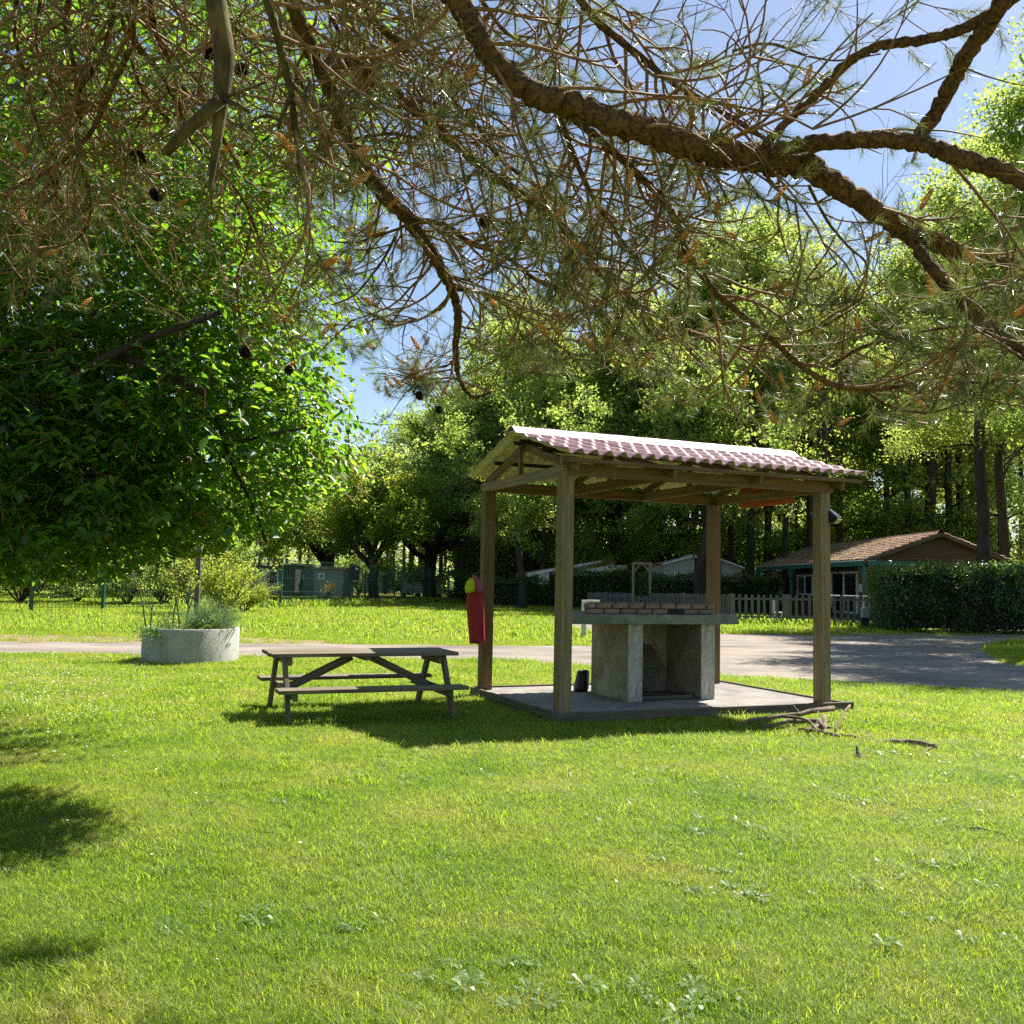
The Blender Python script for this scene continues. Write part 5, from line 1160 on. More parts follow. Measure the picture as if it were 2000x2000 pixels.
# ------------------------------------------------------------------ pine overhead
pine = empty('pine_tree', (-.4, -2.0, 0), 'pine whose bare, mossy branches and needles hang across the top of the view', 'tree')
trunk = [Vector((-.4, -2.0, 0)), Vector((-.42, -2.0, 1)), Vector((-.4, -1.95, 3)), Vector((-.35, -1.9, 5)), Vector((-.3, -1.85, 7)), Vector((-.3, -1.8, 9))]
MB().tube(trunk, [.30, .25, .22, .19, .14, .05], 14).build('trunk', M['pine_bark'], pine, smooth=True)
LIMBS = [  # (pixel path, Y near, Y far, width0, width1, joins trunk, material)
 ([(565, -20), (590, 60), (620, 130), (655, 200), (690, 300), (735, 365), (790, 420), (835, 480), (870, 540), (885, 575), (895, 620), (890, 680), (897, 740), (925, 775), (958, 765)], 3.0, 4.4, 30, 4, 1, 0),
 ([(625, 130), (690, 125), (740, 160), (800, 205), (860, 255), (930, 318), (1000, 368), (1070, 415), (1120, 465), (1160, 520), (1210, 570), (1280, 615), (1340, 645), (1420, 672), (1500, 685)], 3.1, 3.9, 26, 7, 0, 0),
 ([(870, -30), (925, 55), (975, 130), (1050, 185), (1140, 215), (1250, 252), (1340, 282), (1430, 303), (1500, 315), (1570, 325), (1630, 360), (1700, 405), (1775, 455), (1840, 480), (1900, 500), (1965, 512), (2060, 520)], 2.6, 3.1, 42, 16, 1, 1),
 ([(1480, 310), (1530, 292), (1600, 278), (1700, 274), (1790, 277), (1850, 300), (1920, 322), (2010, 355)], 2.85, 2.6, 30, 36, 0, 1),
 ([(1790, 277), (1840, 200), (1880, 120), (1930, 50), (1975, -30)], 2.75, 2.3, 30, 34, 0, 1),
 ([(1480, 300), (1530, 245), (1590, 190), (1660, 120), (1720, 90), (1800, 78), (1870, 60), (1930, 30), (1990, -10)], 2.85, 2.35, 16, 24, 0, 1),
 ([(1780, 455), (1805, 505), (1870, 575), (1935, 640), (2020, 700)], 3.0, 2.7, 24, 30, 0, 1),
 ([(1120, -20), (1165, 40), (1250, 110), (1320, 165), (1400, 212), (1480, 262), (1540, 300)], 2.9, 2.9, 18, 9, 1, 1),
 ([(1085, 208), (1160, 262), (1235, 330), (1290, 385), (1325, 440), (1345, 500), (1400, 572), (1455, 620), (1510, 665), (1560, 712), (1625, 750), (1700, 762), (1770, 752), (1850, 748), (2010, 744)], 2.9, 3.3, 18, 7, 0, 1),
 ([(1090, 222), (1120, 300), (1150, 370), (1190, 435), (1225, 485), (1280, 535), (1350, 580)], 2.9, 3.4, 13, 6, 0, 0),
 ([(1690, 762), (1740, 795), (1810, 806), (1870, 790), (1935, 760)], 3.3, 3.2, 6, 3, 0, 1),
 ([(1625, 715), (1680, 680), (1760, 655), (1850, 640), (1930, 628)], 3.3, 3.2, 8, 4, 0, 0),
 ([(1580, 362), (1615, 430), (1655, 480), (1690, 512), (1685, 550), (1650, 590)], 3.0, 3.2, 7, 3, 0, 1),
 ([(1510, 662), (1600, 640), (1670, 600), (1725, 565)], 3.3, 3.3, 6, 3, 0, 0),
 ([(700, -20), (730, 40), (790, 95), (840, 160), (890, 205), (935, 250), (975, 310), (1030, 350), (1090, 400)], 3.2, 3.8, 16, 7, 1, 1),
 ([(625, -20), (660, 60), (700, 140), (720, 210), (735, 300), (745, 380)], 3.4, 3.9, 12, 4, 1, 0),
 ([(655, 205), (600, 210), (560, 240), (520, 225), (470, 250)], 3.2, 3.5, 8, 4, 0, 1),
 ([(690, 272), (760, 262), (850, 275), (930, 278), (1010, 262)], 3.3, 3.4, 7, 4, 0, 1),
 ([(800, 430), (865, 438), (920, 475), (985, 500), (1045, 545), (1100, 572), (1165, 605), (1215, 655), (1265, 700)], 3.7, 4.2, 13, 5, 0, 0),
 ([(885, 565), (945, 572), (1000, 605), (1060, 650), (1110, 690), (1150, 735)], 4.2, 4.6, 9, 3, 0, 0),
 ([(795, 440), (740, 460), (690, 474), (640, 470)], 3.8, 4.0, 7, 3, 0, 0),
 ([(772, 462), (750, 505), (720, 545), (690, 578), (650, 595)], 3.8, 4.2, 6, 3, 0, 0),
 ([(890, 700), (870, 715), (830, 722), (790, 740)], 4.4, 4.6, 5, 3, 0, 0),
 ([(515, -20), (535, 45), (550, 100), (568, 180), (578, 260), (588, 340)], 2.4, 2.6, 18, 13, 1, 1),
 ([(566, 190), (552, 225), (542, 250)], 2.5, 2.5, 11, 7, 0, 1),
 ([(35, -20), (28, 60), (42, 120), (52, 175), (68, 230), (88, 285), (118, 315)], 3.2, 3.5, 10, 4, 1, 1),
 ([(82, -20), (70, 60), (76, 110), (95, 150), (130, 182)], 3.2, 3.4, 8, 3, 1, 0),
 ([(135, -20), (130, 60), (142, 115), (150, 175), (158, 225), (150, 290), (165, 345), (177, 395), (168, 445), (135, 475), (70, 487), (10, 482)], 3.2, 3.9, 12, 3, 1, 0),
 ([(225, -10), (215, 60), (200, 105), (175, 145), (152, 185), (148, 240), (152, 290)], 3.2, 3.5, 13, 7, 1, 1),
 ([(255, 95), (238, 130), (220, 170), (195, 225), (170, 270), (125, 312), (80, 342), (25, 368), (6, 392), (22, 430), (48, 500), (50, 545), (32, 600)], 3.2, 3.9, 12, 4, 0, 0),
 ([(262, -20), (258, 60), (275, 100), (305, 130), (330, 170), (352, 215), (372, 260)], 3.1, 3.6, 17, 8, 1, 0),
 ([(292, -20), (300, 50), (325, 105), (345, 150), (375, 190), (405, 200), (430, 260), (470, 330)], 3.2, 3.8, 14, 6, 1, 0),
 ([(225, -10), (245, 60), (255, 110), (275, 170), (310, 215), (370, 270), (430, 335), (468, 380), (490, 430), (478, 500), (465, 530), (465, 600), (480, 660)], 3.4, 4.3, 9, 3, 1, 0),
 ([(490, 420), (520, 510), (540, 590), (562, 650), (578, 720)], 4.0, 4.5, 6, 2, 0, 0),
 ([(300, 200), (260, 260), (245, 330), (250, 400)], 3.6, 3.9, 6, 2, 0, 0),
 ([(1095, 735), (1040, 725), (1110, 700), (1170, 690)], 4.4, 4.2, 5, 3, 0, 0),
 ([(940, 0), (985, 60), (1050, 95), (1130, 100), (1200, 85)], 3.4, 3.6, 9, 4, 1, 0),
 ([(1010, 120), (1060, 280), (1130, 380), (1160, 420)], 3.6, 3.9, 7, 3, 0, 0),
 ([(1330, 165), (1290, 240), (1280, 300), (1240, 360)], 3.1, 3.3, 6, 3, 0, 0),
 ([(1475, 262), (1490, 190), (1480, 130), (1500, 60)], 3.0, 3.1, 7, 3, 0, 1),
 ([(1430, 100), (1500, 85), (1580, 110), (1640, 118), (1720, 105)], 3.2, 3.0, 7, 3, 0, 0),
 ([(760, -20), (800, 60), (850, 110), (920, 140), (990, 190), (1040, 260)], 3.6, 4.0, 10, 4, 1, 0),
 ([(430, -20), (450, 40), (520, 110), (560, 160), (600, 250), (640, 330)], 3.7, 4.2, 9, 3, 1, 0),
]
MOSS = [([(400, -260), (413, -60), (428, 40), (438, 110), (432, 190), (425, 260), (417, 320), (410, 375)], 1.45, 1.5, 42, 9)]
def pt_path(path, Y0, Y1):
    pts = [Vector(p) for p in path]; seg = [0]
    for a_, b_ in zip(pts[:-1], pts[1:]): seg.append(seg[-1]+(b_-a_).length)
    return [(PY(p.x, p.y, Y0+(Y1-Y0)*s/seg[-1]), s/seg[-1]) for p, s in zip(pts, seg)]
def smooth_path(W_, rad, k=3):
    out = []; ro = []; n = len(W_)
    for i in range(n-1):
        p0 = W_[max(i-1, 0)]; p1 = W_[i]; p2 = W_[i+1]; p3 = W_[min(i+2, n-1)]
        for j in range(k):
            t_ = j/k; out.append(.5*((2*p1)+(-p0+p2)*t_+(2*p0-5*p1+4*p2-p3)*t_*t_+(-p0+3*p1-3*p2+p3)*t_**3)); ro.append(rad[i]+(rad[i+1]-rad[i])*t_)
    out.append(W_[-1]); ro.append(rad[-1]); return out, ro
def knobbly(mb, amp):
    cnt_ = len(mb.v)
    mb.v = [tuple(c_+random.gauss(0, amp) for c_ in v_) for v_ in mb.v]
limb_paths = []
for li, (path, Y0, Y1, w0, w1, joins, mi) in enumerate(LIMBS):
    pw = pt_path(path, Y0, Y1); Wp = [p for p, _ in pw]; rad = [(w0+(w1-w0)*s)/2*p.y/FPX for p, s in pw]
    if li == 0: rad = [(30 if s < .55 else 30-(s-.55)/.45*26)/2*p.y/FPX for p, s in pw]
    if li == 2: rad = [(42+12*math.sin(s*3.0) if s < .55 else 52-(s-.55)/.45*32)/2*p.y/FPX for p, s in pw]
    if joins:
        d_ = (Wp[0]-Wp[1]).normalized(); t_z = random.uniform(4.6, 6.2); T = Vector((-.35+random.uniform(-.05, .05), -1.9, t_z))
        A_ = Wp[0]+d_*.5; ext = [T, T.lerp(A_, .35)+Z*.25, T.lerp(A_, .7)+Z*.2, A_]; Wp = ext+Wp; rad = [rad[0]*1.7, rad[0]*1.5, rad[0]*1.25, rad[0]*1.05]+rad
    Wp, rad = smooth_path(Wp, rad, 9 if w0 > 15 else 5)
    mb = MB()
    rad2 = [r_*(1+.10*math.sin(i*1.9+li)+random.gauss(0, .05)) for i, r_ in enumerate(rad)]
    Wp2 = [p+Vector((random.gauss(0, 1), random.gauss(0, 1), random.gauss(0, 1)))*r_*.09 for p, r_ in zip(Wp, rad)]
    mb.tube(Wp2, rad2, 16 if w0 > 20 else 9)
    knobbly(mb, .0016 if w0 > 20 else .0006)
    mb.build('branch', M['moss_bark'] if (mi == 1 and li > 6 and random.random() < .3 or li in (23, 24)) else M['pine_bark'], pine, smooth=True)
    limb_paths.append((Wp, rad, li))
for (path, Y0, Y1, w0, w1) in MOSS:
    pw = pt_path(path, Y0, Y1); Wp = [p for p, _ in pw]; rad = [w0/2*p.y/FPX*(1 if s < .6 else max(.12, 1-(s-.6)*2.1)) for p, s in pw]
    T = Vector((-.38, -1.9, 3.6)); Wp = [T, T.lerp(Wp[0], .6)+Z*.12]+Wp; rad = [.035, .03]+rad
    Wp, rad = smooth_path(Wp, rad, 4); MB().tube(Wp, rad, 12).build('stub_branch', M['moss_bark'], pine, smooth=True)
    for (pp, wa, wb) in (([(430, 195), (385, 235), (350, 270), (322, 300)], 26, 20), ([(438, 195), (465, 205), (487, 218)], 12, 9), ([(440, 190), (480, 175), (520, 160)], 8, 5)):
        q_ = [PY(a_, b_, 1.47) for a_, b_ in pp]; MB().tube(q_, [(wa+(wb-wa)*i/(len(q_)-1))/2*1.47/FPX for i in range(len(q_))], 10).build('stub_branch', M['moss_bark'], pine, smooth=True)
# twigs and shoots
BOT = np.array([(0, 600), (280, 610), (420, 640), (560, 740), (640, 690), (800, 720), (860, 790), (930, 760), (1050, 730), (1200, 740), (1300, 790), (1500, 850), (1700, 830), (2000, 810), (2400, 800)], float)
def allowed(p, slack=0):
    px, py = proj(np.array(p)); return py < np.interp(px, BOT[:, 0], BOT[:, 1])+slack and p[1] > 1.8
def sky_gap(px, py):
    if px > 1560 and py < 330: return .14
    if px > 1560 and 330 <= py < 480: return .35
    if 1420 < px <= 1560 and py < 330: return .22
    if px > 1150 and py < 60: return .3
    if 700 < px < 1150 and py < 420: return .8
    return 1.0
twm = MB(); shoots = []; cones_p = []
def grow(p, d, ln, r0, lvl):
    n = max(4, int(ln/.06)+2); pts = [p.copy()]; st = ln/(n-1); d = d.normalized(); bend = Vector((random.gauss(0, .12), random.gauss(0, .12), random.gauss(-.01, .12)))
    for i in range(n-1):
        d = (d+bend+Vector((random.gauss(0, .10), random.gauss(0, .10), random.gauss(0, .10)))).normalized(); p = p+d*st; pts.append(p.copy())
    if not allowed(pts[-1], 12):
        return
    twm.tube(pts, [r0*(1-.55*i/(n-1)) for i in range(n)], 4 if r0 < .004 else 5, cap=False)
    if lvl == 0:
        shoots.append((pts[-1], (pts[-1]-pts[-2]).normalized(), pts[-2])); return
    k = random.randint(2, 4) if lvl == 1 else random.randint(3, 5)
    for _ in range(k):
        i = random.randint(max(1, n//3), n-1); dd = (pts[i]-pts[i-1]).normalized()
        sd_ = dd.cross(Vector((random.gauss(0, 1), random.gauss(0, 1), random.gauss(0, 1)))).normalized()
        grow(pts[i], dd*.75+sd_*.75+Vector((0, 0, .06)), ln*random.uniform(.35, .65), r0*.6, lvl-1)
    shoots.append((pts[-1], (pts[-1]-pts[-2]).normalized(), pts[-2]))
for Wp, rad, li in limb_paths:
    acc = 0
    for i in range(1, len(Wp)-1):
        acc += (Wp[i]-Wp[i-1]).length
        px, py = proj(np.array(Wp[i]))
        if not (-250 < px < 2250 and -330 < py < 900) or Wp[i].y < 1.9: acc = 0; continue
        if not allowed(Wp[i], 60): continue
        stp = (.040 if rad[i] > .01 else .032)*(1.5 if px < 470 else (1.25 if px < 620 else 1.0))
        while acc > stp:
            acc -= stp
            if random.random() > sky_gap(px, py)*(.9 if li not in (3, 4, 5, 6) else .5): continue
            tg = (Wp[i+1]-Wp[i-1]).normalized()
            sd_ = tg.cross(Vector((random.gauss(0, 1), random.gauss(0, 1), random.gauss(0, 1)))).normalized()
            lv = random.choice((1, 1, 2)) ; ln = random.uniform(.18, .55) if lv == 1 else random.uniform(.35, .7)
            grow(Wp[i], tg*.6+sd_*.8+Vector((.05, .12, -.03)), ln, min(.0068, rad[i]*.65), lv)
twm.build('twigs', M['twig'], pine, smooth=True)['kind'] = 'stuff'
# needles
SP = []; SD = []; twm2 = MB()
for (p, d, _) in shoots:
    px, py = proj(np.array(p))
    if px > 1500: keep = .78
    elif px > 1000: keep = .62 if py > 260 else .5
    elif px > 560: keep = .46
    else: keep = .17
    if random.random() < keep*max(.5, sky_gap(px, py)): SP.append(tuple(p)); SD.append(tuple(d))
cc = PY(818, 742, 5.2)
for _ in range(75):
    d0 = Vector((random.gauss(0, 1), random.gauss(0, .8), random.gauss(-.3, .8))).normalized(); q0 = cc+Vector((random.gauss(0, .11), random.gauss(0, .1), random.gauss(0, .08))); SP.append(tuple(q0)); SD.append(tuple(d0)); twm2.tube([cc, cc.lerp(q0, .5)+Z*.02, q0], [.004, .003, .002], 4, cap=False)
l_e = limb_paths[0][0]; e_ = min(l_e, key=lambda v: (v-cc).length); twm2.tube([e_, e_.lerp(cc, .5)+Z*.04, cc], [.007, .006, .004], 6)
twm2.build('dense_tuft_twigs', M['twig'], pine)['kind'] = 'stuff'
SP = np.array(SP); SD = np.array(SD); ns = len(SP)
per = 74 if ns < 5200 else int(74*5200/ns)
P = np.repeat(SP, per, 0); Dd = np.repeat(SD, per, 0); n = len(P)
back = RNG.uniform(0, .11, n)[:, None]; P = P-Dd*back+RNG.normal(0, .0015, (n, 3))
perp = unit(np.cross(Dd, rand_dir(n))); open_ = RNG.uniform(.35, 1.25, n)[:, None]
nd = unit(Dd+perp*open_); Ln = RNG.uniform(.035, .065, n)
Sd_ = unit(np.cross(nd, rand_dir(n)))*.0008; tip = P+nd*Ln[:, None]; tip[:, 2] -= Ln*.06
mid = P+nd*Ln[:, None]*.55
Vv = np.stack([P-Sd_, P+Sd_, tip], 1).reshape(-1, 3); F = np.arange(n*3).reshape(-1, 3)
np_mesh('needles', Vv, F, M['needle'], pine)['kind'] = 'stuff'
print('shoots', ns, 'needles', n, 'twig faces', len(twm.f))
# pollen cones
def pollen_mesh():
    mb = MB()
    for k in range(34):
        t_ = k/34; an = k*2.4; r_ = .0050*math.sin(math.pi*(.15+.8*t_)); c = Vector((r_*math.cos(an), r_*math.sin(an), t_*.046)); s = .0028
        mb.add([c+Vector((s, 0, 0)), c+Vector((0, s, 0)), c-Vector((s, 0, 0)), c-Vector((0, s, 0)), c+Vector((0, 0, s*1.5)), c-Vector((0, 0, s*1.5))],
               [(0, 1, 4), (1, 2, 4), (2, 3, 4), (3, 0, 4), (1, 0, 5), (2, 1, 5), (3, 2, 5), (0, 3, 5)])
    return mb
pr = pollen_mesh().build('pollen_cone', M['pollen'], None, local=True); used = False
cand = [i for i in range(ns)]; random.shuffle(cand); cnt = 0
for i in cand:
    px, py = proj(SP[i])
    if not (-20 < px < 2020 and 60 < py < 840) or cnt >= 250: continue
    if px < 500 and random.random() < .6: continue
    o_ = pr if not used else copy_obj(pr); used = True; o_.parent = pine
    dv = Vector(SD[i])*.7+Vector((0, 0, .8)); s = random.uniform(.9, 1.75)
    o_.matrix_local = Matrix.Translation(Vector(SP[i])-Vector(SD[i])*.02-pine.location) @ dv.to_track_quat('Z', 'Y').to_matrix().to_4x4() @ Matrix.Scale(s, 4); cnt += 1
# seed cones
def cone_mesh():
    mb = MB(); mb.tube([(0, 0, 0), (0, 0, .05)], [.012, .006], 8)
    for k in range(70):
        t_ = k/70; an = k*2.399; r_ = .021*math.sin(math.pi*(.18+.72*t_)); z_ = t_*.052; o_ = Vector((math.cos(an), math.sin(an), 0)); s_ = Vector((-o_.y, o_.x, 0)); c = o_*r_+Vector((0, 0, z_))
        mb.add([o_*.006+Vector((0, 0, z_-.002)), c+s_*.0065-Z*.003, c+o_*.006+Z*.004, c-s_*.0065-Z*.003, c+Z*.006], [(0, 1, 2, 3), (1, 4, 2), (2, 4, 3), (0, 4, 1), (0, 3, 4)])
    return mb
pc_ = cone_mesh().build('pine_cone', M['cone'], None, local=True); used = False
for (px, py, Y, s) in ((497, 118, 2.3, 1.25), (368, 92, 2.9, 1.0), (280, 318, 3.1, 1.1), (291, 378, 3.1, 1.0), (92, 337, 3.3, .9), (475, 678, 4.1, 1.0), (596, 773, 4.3, .9), (1365, 333, 2.9, 1.0), (372, 190, 3.0, 1.0), (822, 790, 4.3, .9), (945, 440, 3.6, .9), (852, 800, 4.4, .8)):
    o_ = pc_ if not used else copy_obj(pc_); used = True; o_.parent = pine
    dv = Vector((random.gauss(.3, .5), random.gauss(0, .5), -1)).normalized()
    top = PY(px, py, Y); qx, qy = proj(SP); j_ = int(np.argmin((qx-px)**2+(qy-py)**2)); top = Vector(SP[j_])
    o_.matrix_local = Matrix.Translation(top-dv*.03*s-pine.location) @ dv.to_track_quat('Z', 'Y').to_matrix().to_4x4() @ Matrix.Scale(s, 4)

# ------------------------------------------------------------------ grass, weeds, daisies (instanced)
def tuft(nb, rad, h0, h1, wd, splay=.6, seed=0):
    rg = np.random.default_rng(seed); Vs = []; Fs = []; k = 0
    for i in range(nb):
        an = rg.uniform(0, 6.28); r_ = rad*math.sqrt(rg.random()); b = np.array([r_*math.cos(an), r_*math.sin(an), -.004])
        h = rg.uniform(h0, h1); a2 = rg.uniform(0, 6.28); ln = np.array([math.cos(a2), math.sin(a2), 0]); s = rg.uniform(.1, splay)*h
        sd_ = np.array([-ln[1], ln[0], 0])*wd*rg.uniform(.7, 1.2)/2
        m1 = b+ln*s*.35+np.array([0, 0, h*.6]); t_ = b+ln*s*1.1+np.array([0, 0, h])
        Vs += [b-sd_, b+sd_, m1+sd_*.8, m1-sd_*.8, t_]; Fs += [(k, k+1, k+2, k+3), (k+3, k+2, k+4)]; k += 5
    return Vs, Fs
PC_COL = bpy.data.collections.new('grass_prototypes')
def add_proto(Vs, Fs, mat, nm):
    me = bpy.data.meshes.new(nm); me.from_pydata([tuple(v) for v in Vs], [], Fs); me.materials.append(mat); ob = bpy.data.objects.new(nm, me); PC_COL.objects.link(ob)
for i in range(4): add_proto(*tuft(30, .06, .016, .048, .0029, 1.7, i), M['grass'], 'a%d' % i)
for i in range(3): add_proto(*tuft(26, .15, .028, .062, .0072, 1.4, 10+i), M['grass'], 'b%d' % i)
for i in range(2): add_proto(*tuft(24, .42, .06, .14, .024, 1.0, 20+i), M['grass'], 'c%d' % i)
def rosette(nl, ln, wd, seed):
    rg = np.random.default_rng(seed); Vs = []; Fs = []
    for i in range(nl):
        an = 6.28*i/nl+rg.uniform(-.3, .3); l_ = ln*rg.uniform(.6, 1.1); d = np.array([math.cos(an), math.sin(an), 0]); s = np.array([-d[1], d[0], 0]); k = len(Vs)
        for t_, w_, z_ in ((0, .15, .004), (.35, .5, .5), (.7, 1, .75), (.9, .7, .6), (1, 0, .4)):
            c = d*l_*t_+np.array([0, 0, z_*l_*rg.uniform(.35, .5)]); Vs += [c-s*wd*w_/2, c+s*wd*w_/2]
        Fs += [(k+2*j, k+2*j+1, k+2*j+3, k+2*j+2) for j in range(4)]
    return Vs, Fs
for i in range(3): add_proto(*rosette(9, .085+.02*i, .022, 40+i), M['weed'], 'd%d' % i)
def daisy():
    Vs = []; Fs = []
    for i in range(9):
        an = 6.28*i/9; d = np.array([math.cos(an), math.sin(an), 0]); s = np.array([-d[1], d[0], 0]); k = len(Vs)
        Vs += [np.array([0, 0, .05]), d*.006-s*.003+np.array([0, 0, .052]), d*.012+np.array([0, 0, .054]), d*.006+s*.003+np.array([0, 0, .052])]; Fs.append((k, k+1, k+2, k+3))
    return Vs, Fs
add_proto(*daisy(), M['petal'], 'e0')
names = sorted(o.name for o in PC_COL.objects); IDX = {n: i for i, n in enumerate(names)}
ng = bpy.data.node_groups.new('scatter', 'GeometryNodeTree')
ng.interface.new_socket('Geometry', in_out='INPUT', socket_type='NodeSocketGeometry'); ng.interface.new_socket('Geometry', in_out='OUTPUT', socket_type='NodeSocketGeometry')
gi = ng.nodes.new('NodeGroupInput'); go = ng.nodes.new('NodeGroupOutput'); ip = ng.nodes.new('GeometryNodeInstanceOnPoints'); ci = ng.nodes.new('GeometryNodeCollectionInfo')
ci.inputs['Collection'].default_value = PC_COL; ci.inputs['Separate Children'].default_value = True; ci.inputs['Reset Children'].default_value = True
def named(n_, ty):
    a_ = ng.nodes.new('GeometryNodeInputNamedAttribute'); a_.data_type = ty; a_.inputs['Name'].default_value = n_; return a_
na1 = named('idx', 'INT'); na2 = named('rot', 'FLOAT_VECTOR'); na3 = named('scl', 'FLOAT')
ip.inputs['Pick Instance'].default_value = True
ng.links.new(gi.outputs[0], ip.inputs['Points']); ng.links.new(ci.outputs[0], ip.inputs['Instance'])
ng.links.new(na1.outputs['Attribute'], ip.inputs['Instance Index']); ng.links.new(na2.outputs['Attribute'], ip.inputs['Rotation']); ng.links.new(na3.outputs['Attribute'], ip.inputs['Scale'])
ng.links.new(ip.outputs[0], go.inputs[0])
def scatter(name, label, P, idx, rot, scl):
    me = bpy.data.meshes.new(name); me.vertices.add(len(P)); me.vertices.foreach_set('co', P.astype(np.float32).ravel())
    a_ = me.attributes.new('idx', 'INT', 'POINT'); a_.data.foreach_set('value', idx.astype(np.int32))
    a_ = me.attributes.new('rot', 'FLOAT_VECTOR', 'POINT'); a_.data.foreach_set('vector', rot.astype(np.float32).ravel())
    a_ = me.attributes.new('scl', 'FLOAT', 'POINT'); a_.data.foreach_set('value', scl.astype(np.float32))
    ob = bpy.data.objects.new(name, me); COL.objects.link(ob); md = ob.modifiers.new('scatter', 'NODES'); md.node_group = ng
    tag(ob, label, kind='stuff'); return ob
def wedge(n, y0, y1, margin=.6, power=1.0):
    y = np.sqrt(RNG.uniform(y0**2, y1**2, n)) if power == 1 else RNG.uniform(y0, y1, n)
    x = RNG.uniform(-1, 1, n)*(y*.545+margin); return x, y
def blocked(x, y):
    b_ = in_poly(x, y, ROAD)
    a_ = (x-O.x)*U.x+(y-O.y)*U.y; c_ = (x-O.x)*V_.x+(y-O.y)*V_.y
    b_ |= (a_ > A0-.06) & (a_ < A1+.06) & (c_ > B0-.06) & (c_ < B1+.06)
    b_ |= (x-PC.x)**2+(y-PC.y)**2 < .82**2
    return b_
Ps, Is, Ss = [], [], []
def band(n, y0, y1, ids, s0, s1, keep=None):
    x, y = wedge(n, y0, y1); m_ = ~blocked(x, y)
    if keep is not None: m_ &= keep(x, y)
    x = x[m_]; y = y[m_]; k = len(x); Ps.append(np.stack([x, y, np.zeros(k)], 1)); Is.append(RNG.choice(ids, k))
    pn = np.sin(x*1.7+np.sin(y*1.3)*1.5)*np.cos(y*1.9+x*.6)
    Ss.append(RNG.uniform(s0, s1, k)*(1+.22*pn))
A_IDS = [IDX['a%d' % i] for i in range(4)]; B_IDS = [IDX['b%d' % i] for i in range(3)]; C_IDS = [IDX['c%d' % i] for i in range(2)]
litk = lambda x, y: ~in_poly(x, y, LIT) | (RNG.random(len(x)) < .25)
band(76000, 2.6, 9.5, A_IDS, .75, 1.3)
band(30000, 7.5, 17.5, A_IDS, .9, 1.5)
band(52000, 8.5, 30, B_IDS, .7, 1.2, litk)
band(52000, 24, 75, C_IDS, .6, 1.1, lambda x, y: ~in_poly(x, y, HS) | (RNG.random(len(x)) < .2))
cx2, cy2 = wedge(170, 3, 16); 
for x_, y_ in zip(cx2, cy2):
    k = random.randint(6, 40); sp_ = random.uniform(.05, .22); xx = x_+RNG.normal(0, sp_, k); yy = y_+RNG.normal(0, sp_, k); m_ = ~blocked(xx, yy); k = int(m_.sum())
    Ps.append(np.stack([xx[m_], yy[m_], np.zeros(k)], 1)); Is.append(RNG.choice(A_IDS, k)); Ss.append(RNG.uniform(1.2, 2.1, k))
# longer grass against the kerb, posts and fence line
k = 500; t_ = RNG.uniform(A0-.1, A1+.2, k); bb_ = B0-.09-np.abs(RNG.normal(0, .05, k)); Ps.append(np.stack([O.x+U.x*t_+V_.x*bb_, O.y+U.y*t_+V_.y*bb_, np.zeros(k)], 1)); Is.append(RNG.choice(A_IDS, k)); Ss.append(RNG.uniform(.7, 1.25, k))
k = 260; t_ = RNG.uniform(B0-.1, B1, k); aa_ = A0-.09-np.abs(RNG.normal(0, .05, k)); Ps.append(np.stack([O.x+U.x*aa_+V_.x*t_, O.y+U.y*aa_+V_.y*t_, np.zeros(k)], 1)); Is.append(RNG.choice(A_IDS, k)); Ss.append(RNG.uniform(.7, 1.25, k))
k = 500; an = RNG.uniform(0, 6.28, k); rr = .85+np.abs(RNG.normal(0, .05, k)); Ps.append(np.stack([PC.x+rr*np.cos(an), PC.y+rr*np.sin(an), np.zeros(k)], 1)); Is.append(RNG.choice(A_IDS, k)); Ss.append(RNG.uniform(1.2, 2.2, k))
k = 1500; t_ = RNG.uniform(0, 1, k)
gA, gB = np.array(fpts[2][0]), np.array(fpts[-1][0]); Pf = gA+(gB-gA)*t_[:, None]+RNG.normal(0, .25, (k, 3)); Pf[:, 2] = 0; Ps.append(Pf); Is.append(RNG.choice(C_IDS, k)); Ss.append(RNG.uniform(1.5, 2.8, k))
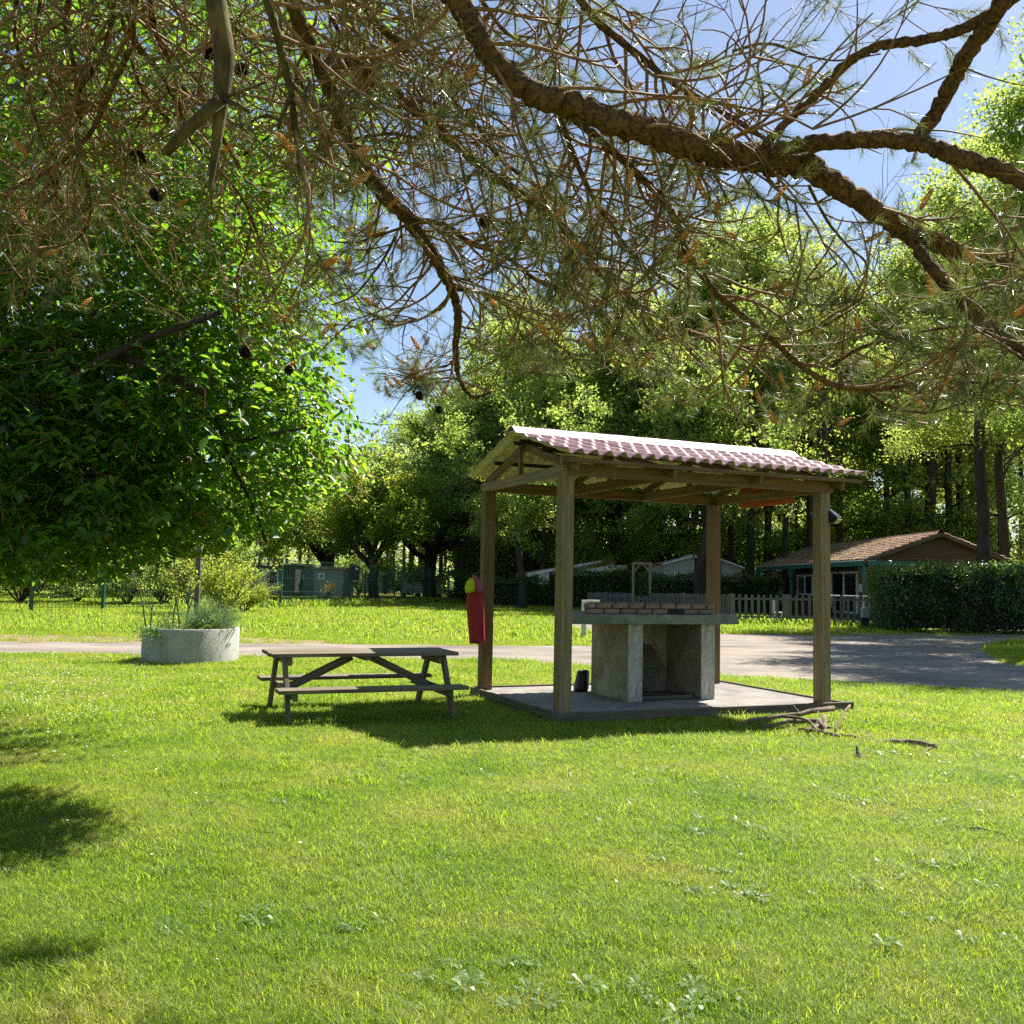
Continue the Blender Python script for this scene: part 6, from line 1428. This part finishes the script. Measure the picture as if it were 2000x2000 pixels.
k = 900; t_ = RNG.uniform(0, 1, k); gA, gB = np.array(a), np.array(b); Pf = gA+(gB-gA)*t_[:, None]+RNG.normal(0, .3, (k, 3)); Pf[:, 2] = 0; Ps.append(Pf); Is.append(RNG.choice(C_IDS, k)); Ss.append(RNG.uniform(1.0, 2.0, k))
P = np.concatenate(Ps); I = np.concatenate(Is); Sc = np.concatenate(Ss); k = len(P)
rot = np.stack([RNG.normal(0, .12, k), RNG.normal(0, .12, k), RNG.uniform(0, 6.28, k)], 1)
scatter('lawn_grass', 'short yellow-green lawn grass with patches of straw and darker tufts', P, I, rot, Sc)
# weeds: clustered rosettes
cx_, cy_ = wedge(60, 2.9, 9); Pw = []
for x, y in zip(cx_, cy_):
    for _ in range(random.randint(2, 8)): Pw.append((x+random.gauss(0, .16), y+random.gauss(0, .16), .012))
cx_, cy_ = wedge(260, 3.0, 11)
for x, y in zip(cx_, cy_): Pw.append((x, y, .008))
Pw = np.array(Pw); Pw = Pw[~blocked(Pw[:, 0], Pw[:, 1])]; k = len(Pw)
scatter('weeds', 'scattered broad-leaved weeds growing low in the lawn', Pw, RNG.choice([IDX['d%d' % i] for i in range(3)], k), np.stack([RNG.normal(0, .1, k), RNG.normal(0, .1, k), RNG.uniform(0, 6.28, k)], 1), RNG.uniform(.35, .9, k))
k = 2600; px = np.abs(RNG.normal(0, 170, k))+RNG.uniform(-60, 60, k); py = 1330+np.abs(RNG.normal(0, 55, k))*RNG.choice([-.6, 1], k)
Pd = np.array([tuple(G(a_, b_)) for a_, b_ in zip(px, py)]); Pd = Pd[~blocked(Pd[:, 0], Pd[:, 1])]; x2, y2 = wedge(130, 3.5, 15); Pd = np.concatenate([Pd, np.stack([x2, y2, x2*0], 1)]); Pd = Pd[~blocked(Pd[:, 0], Pd[:, 1])]; Pd[:, 2] = .0; k = len(Pd)
scatter('daisies', 'small white daisies speckling the lawn left of the picnic table', Pd, np.full(k, IDX['e0']), np.stack([RNG.normal(0, .2, k), RNG.normal(0, .2, k), RNG.uniform(0, 6.28, k)], 1), RNG.uniform(.5, .95, k))
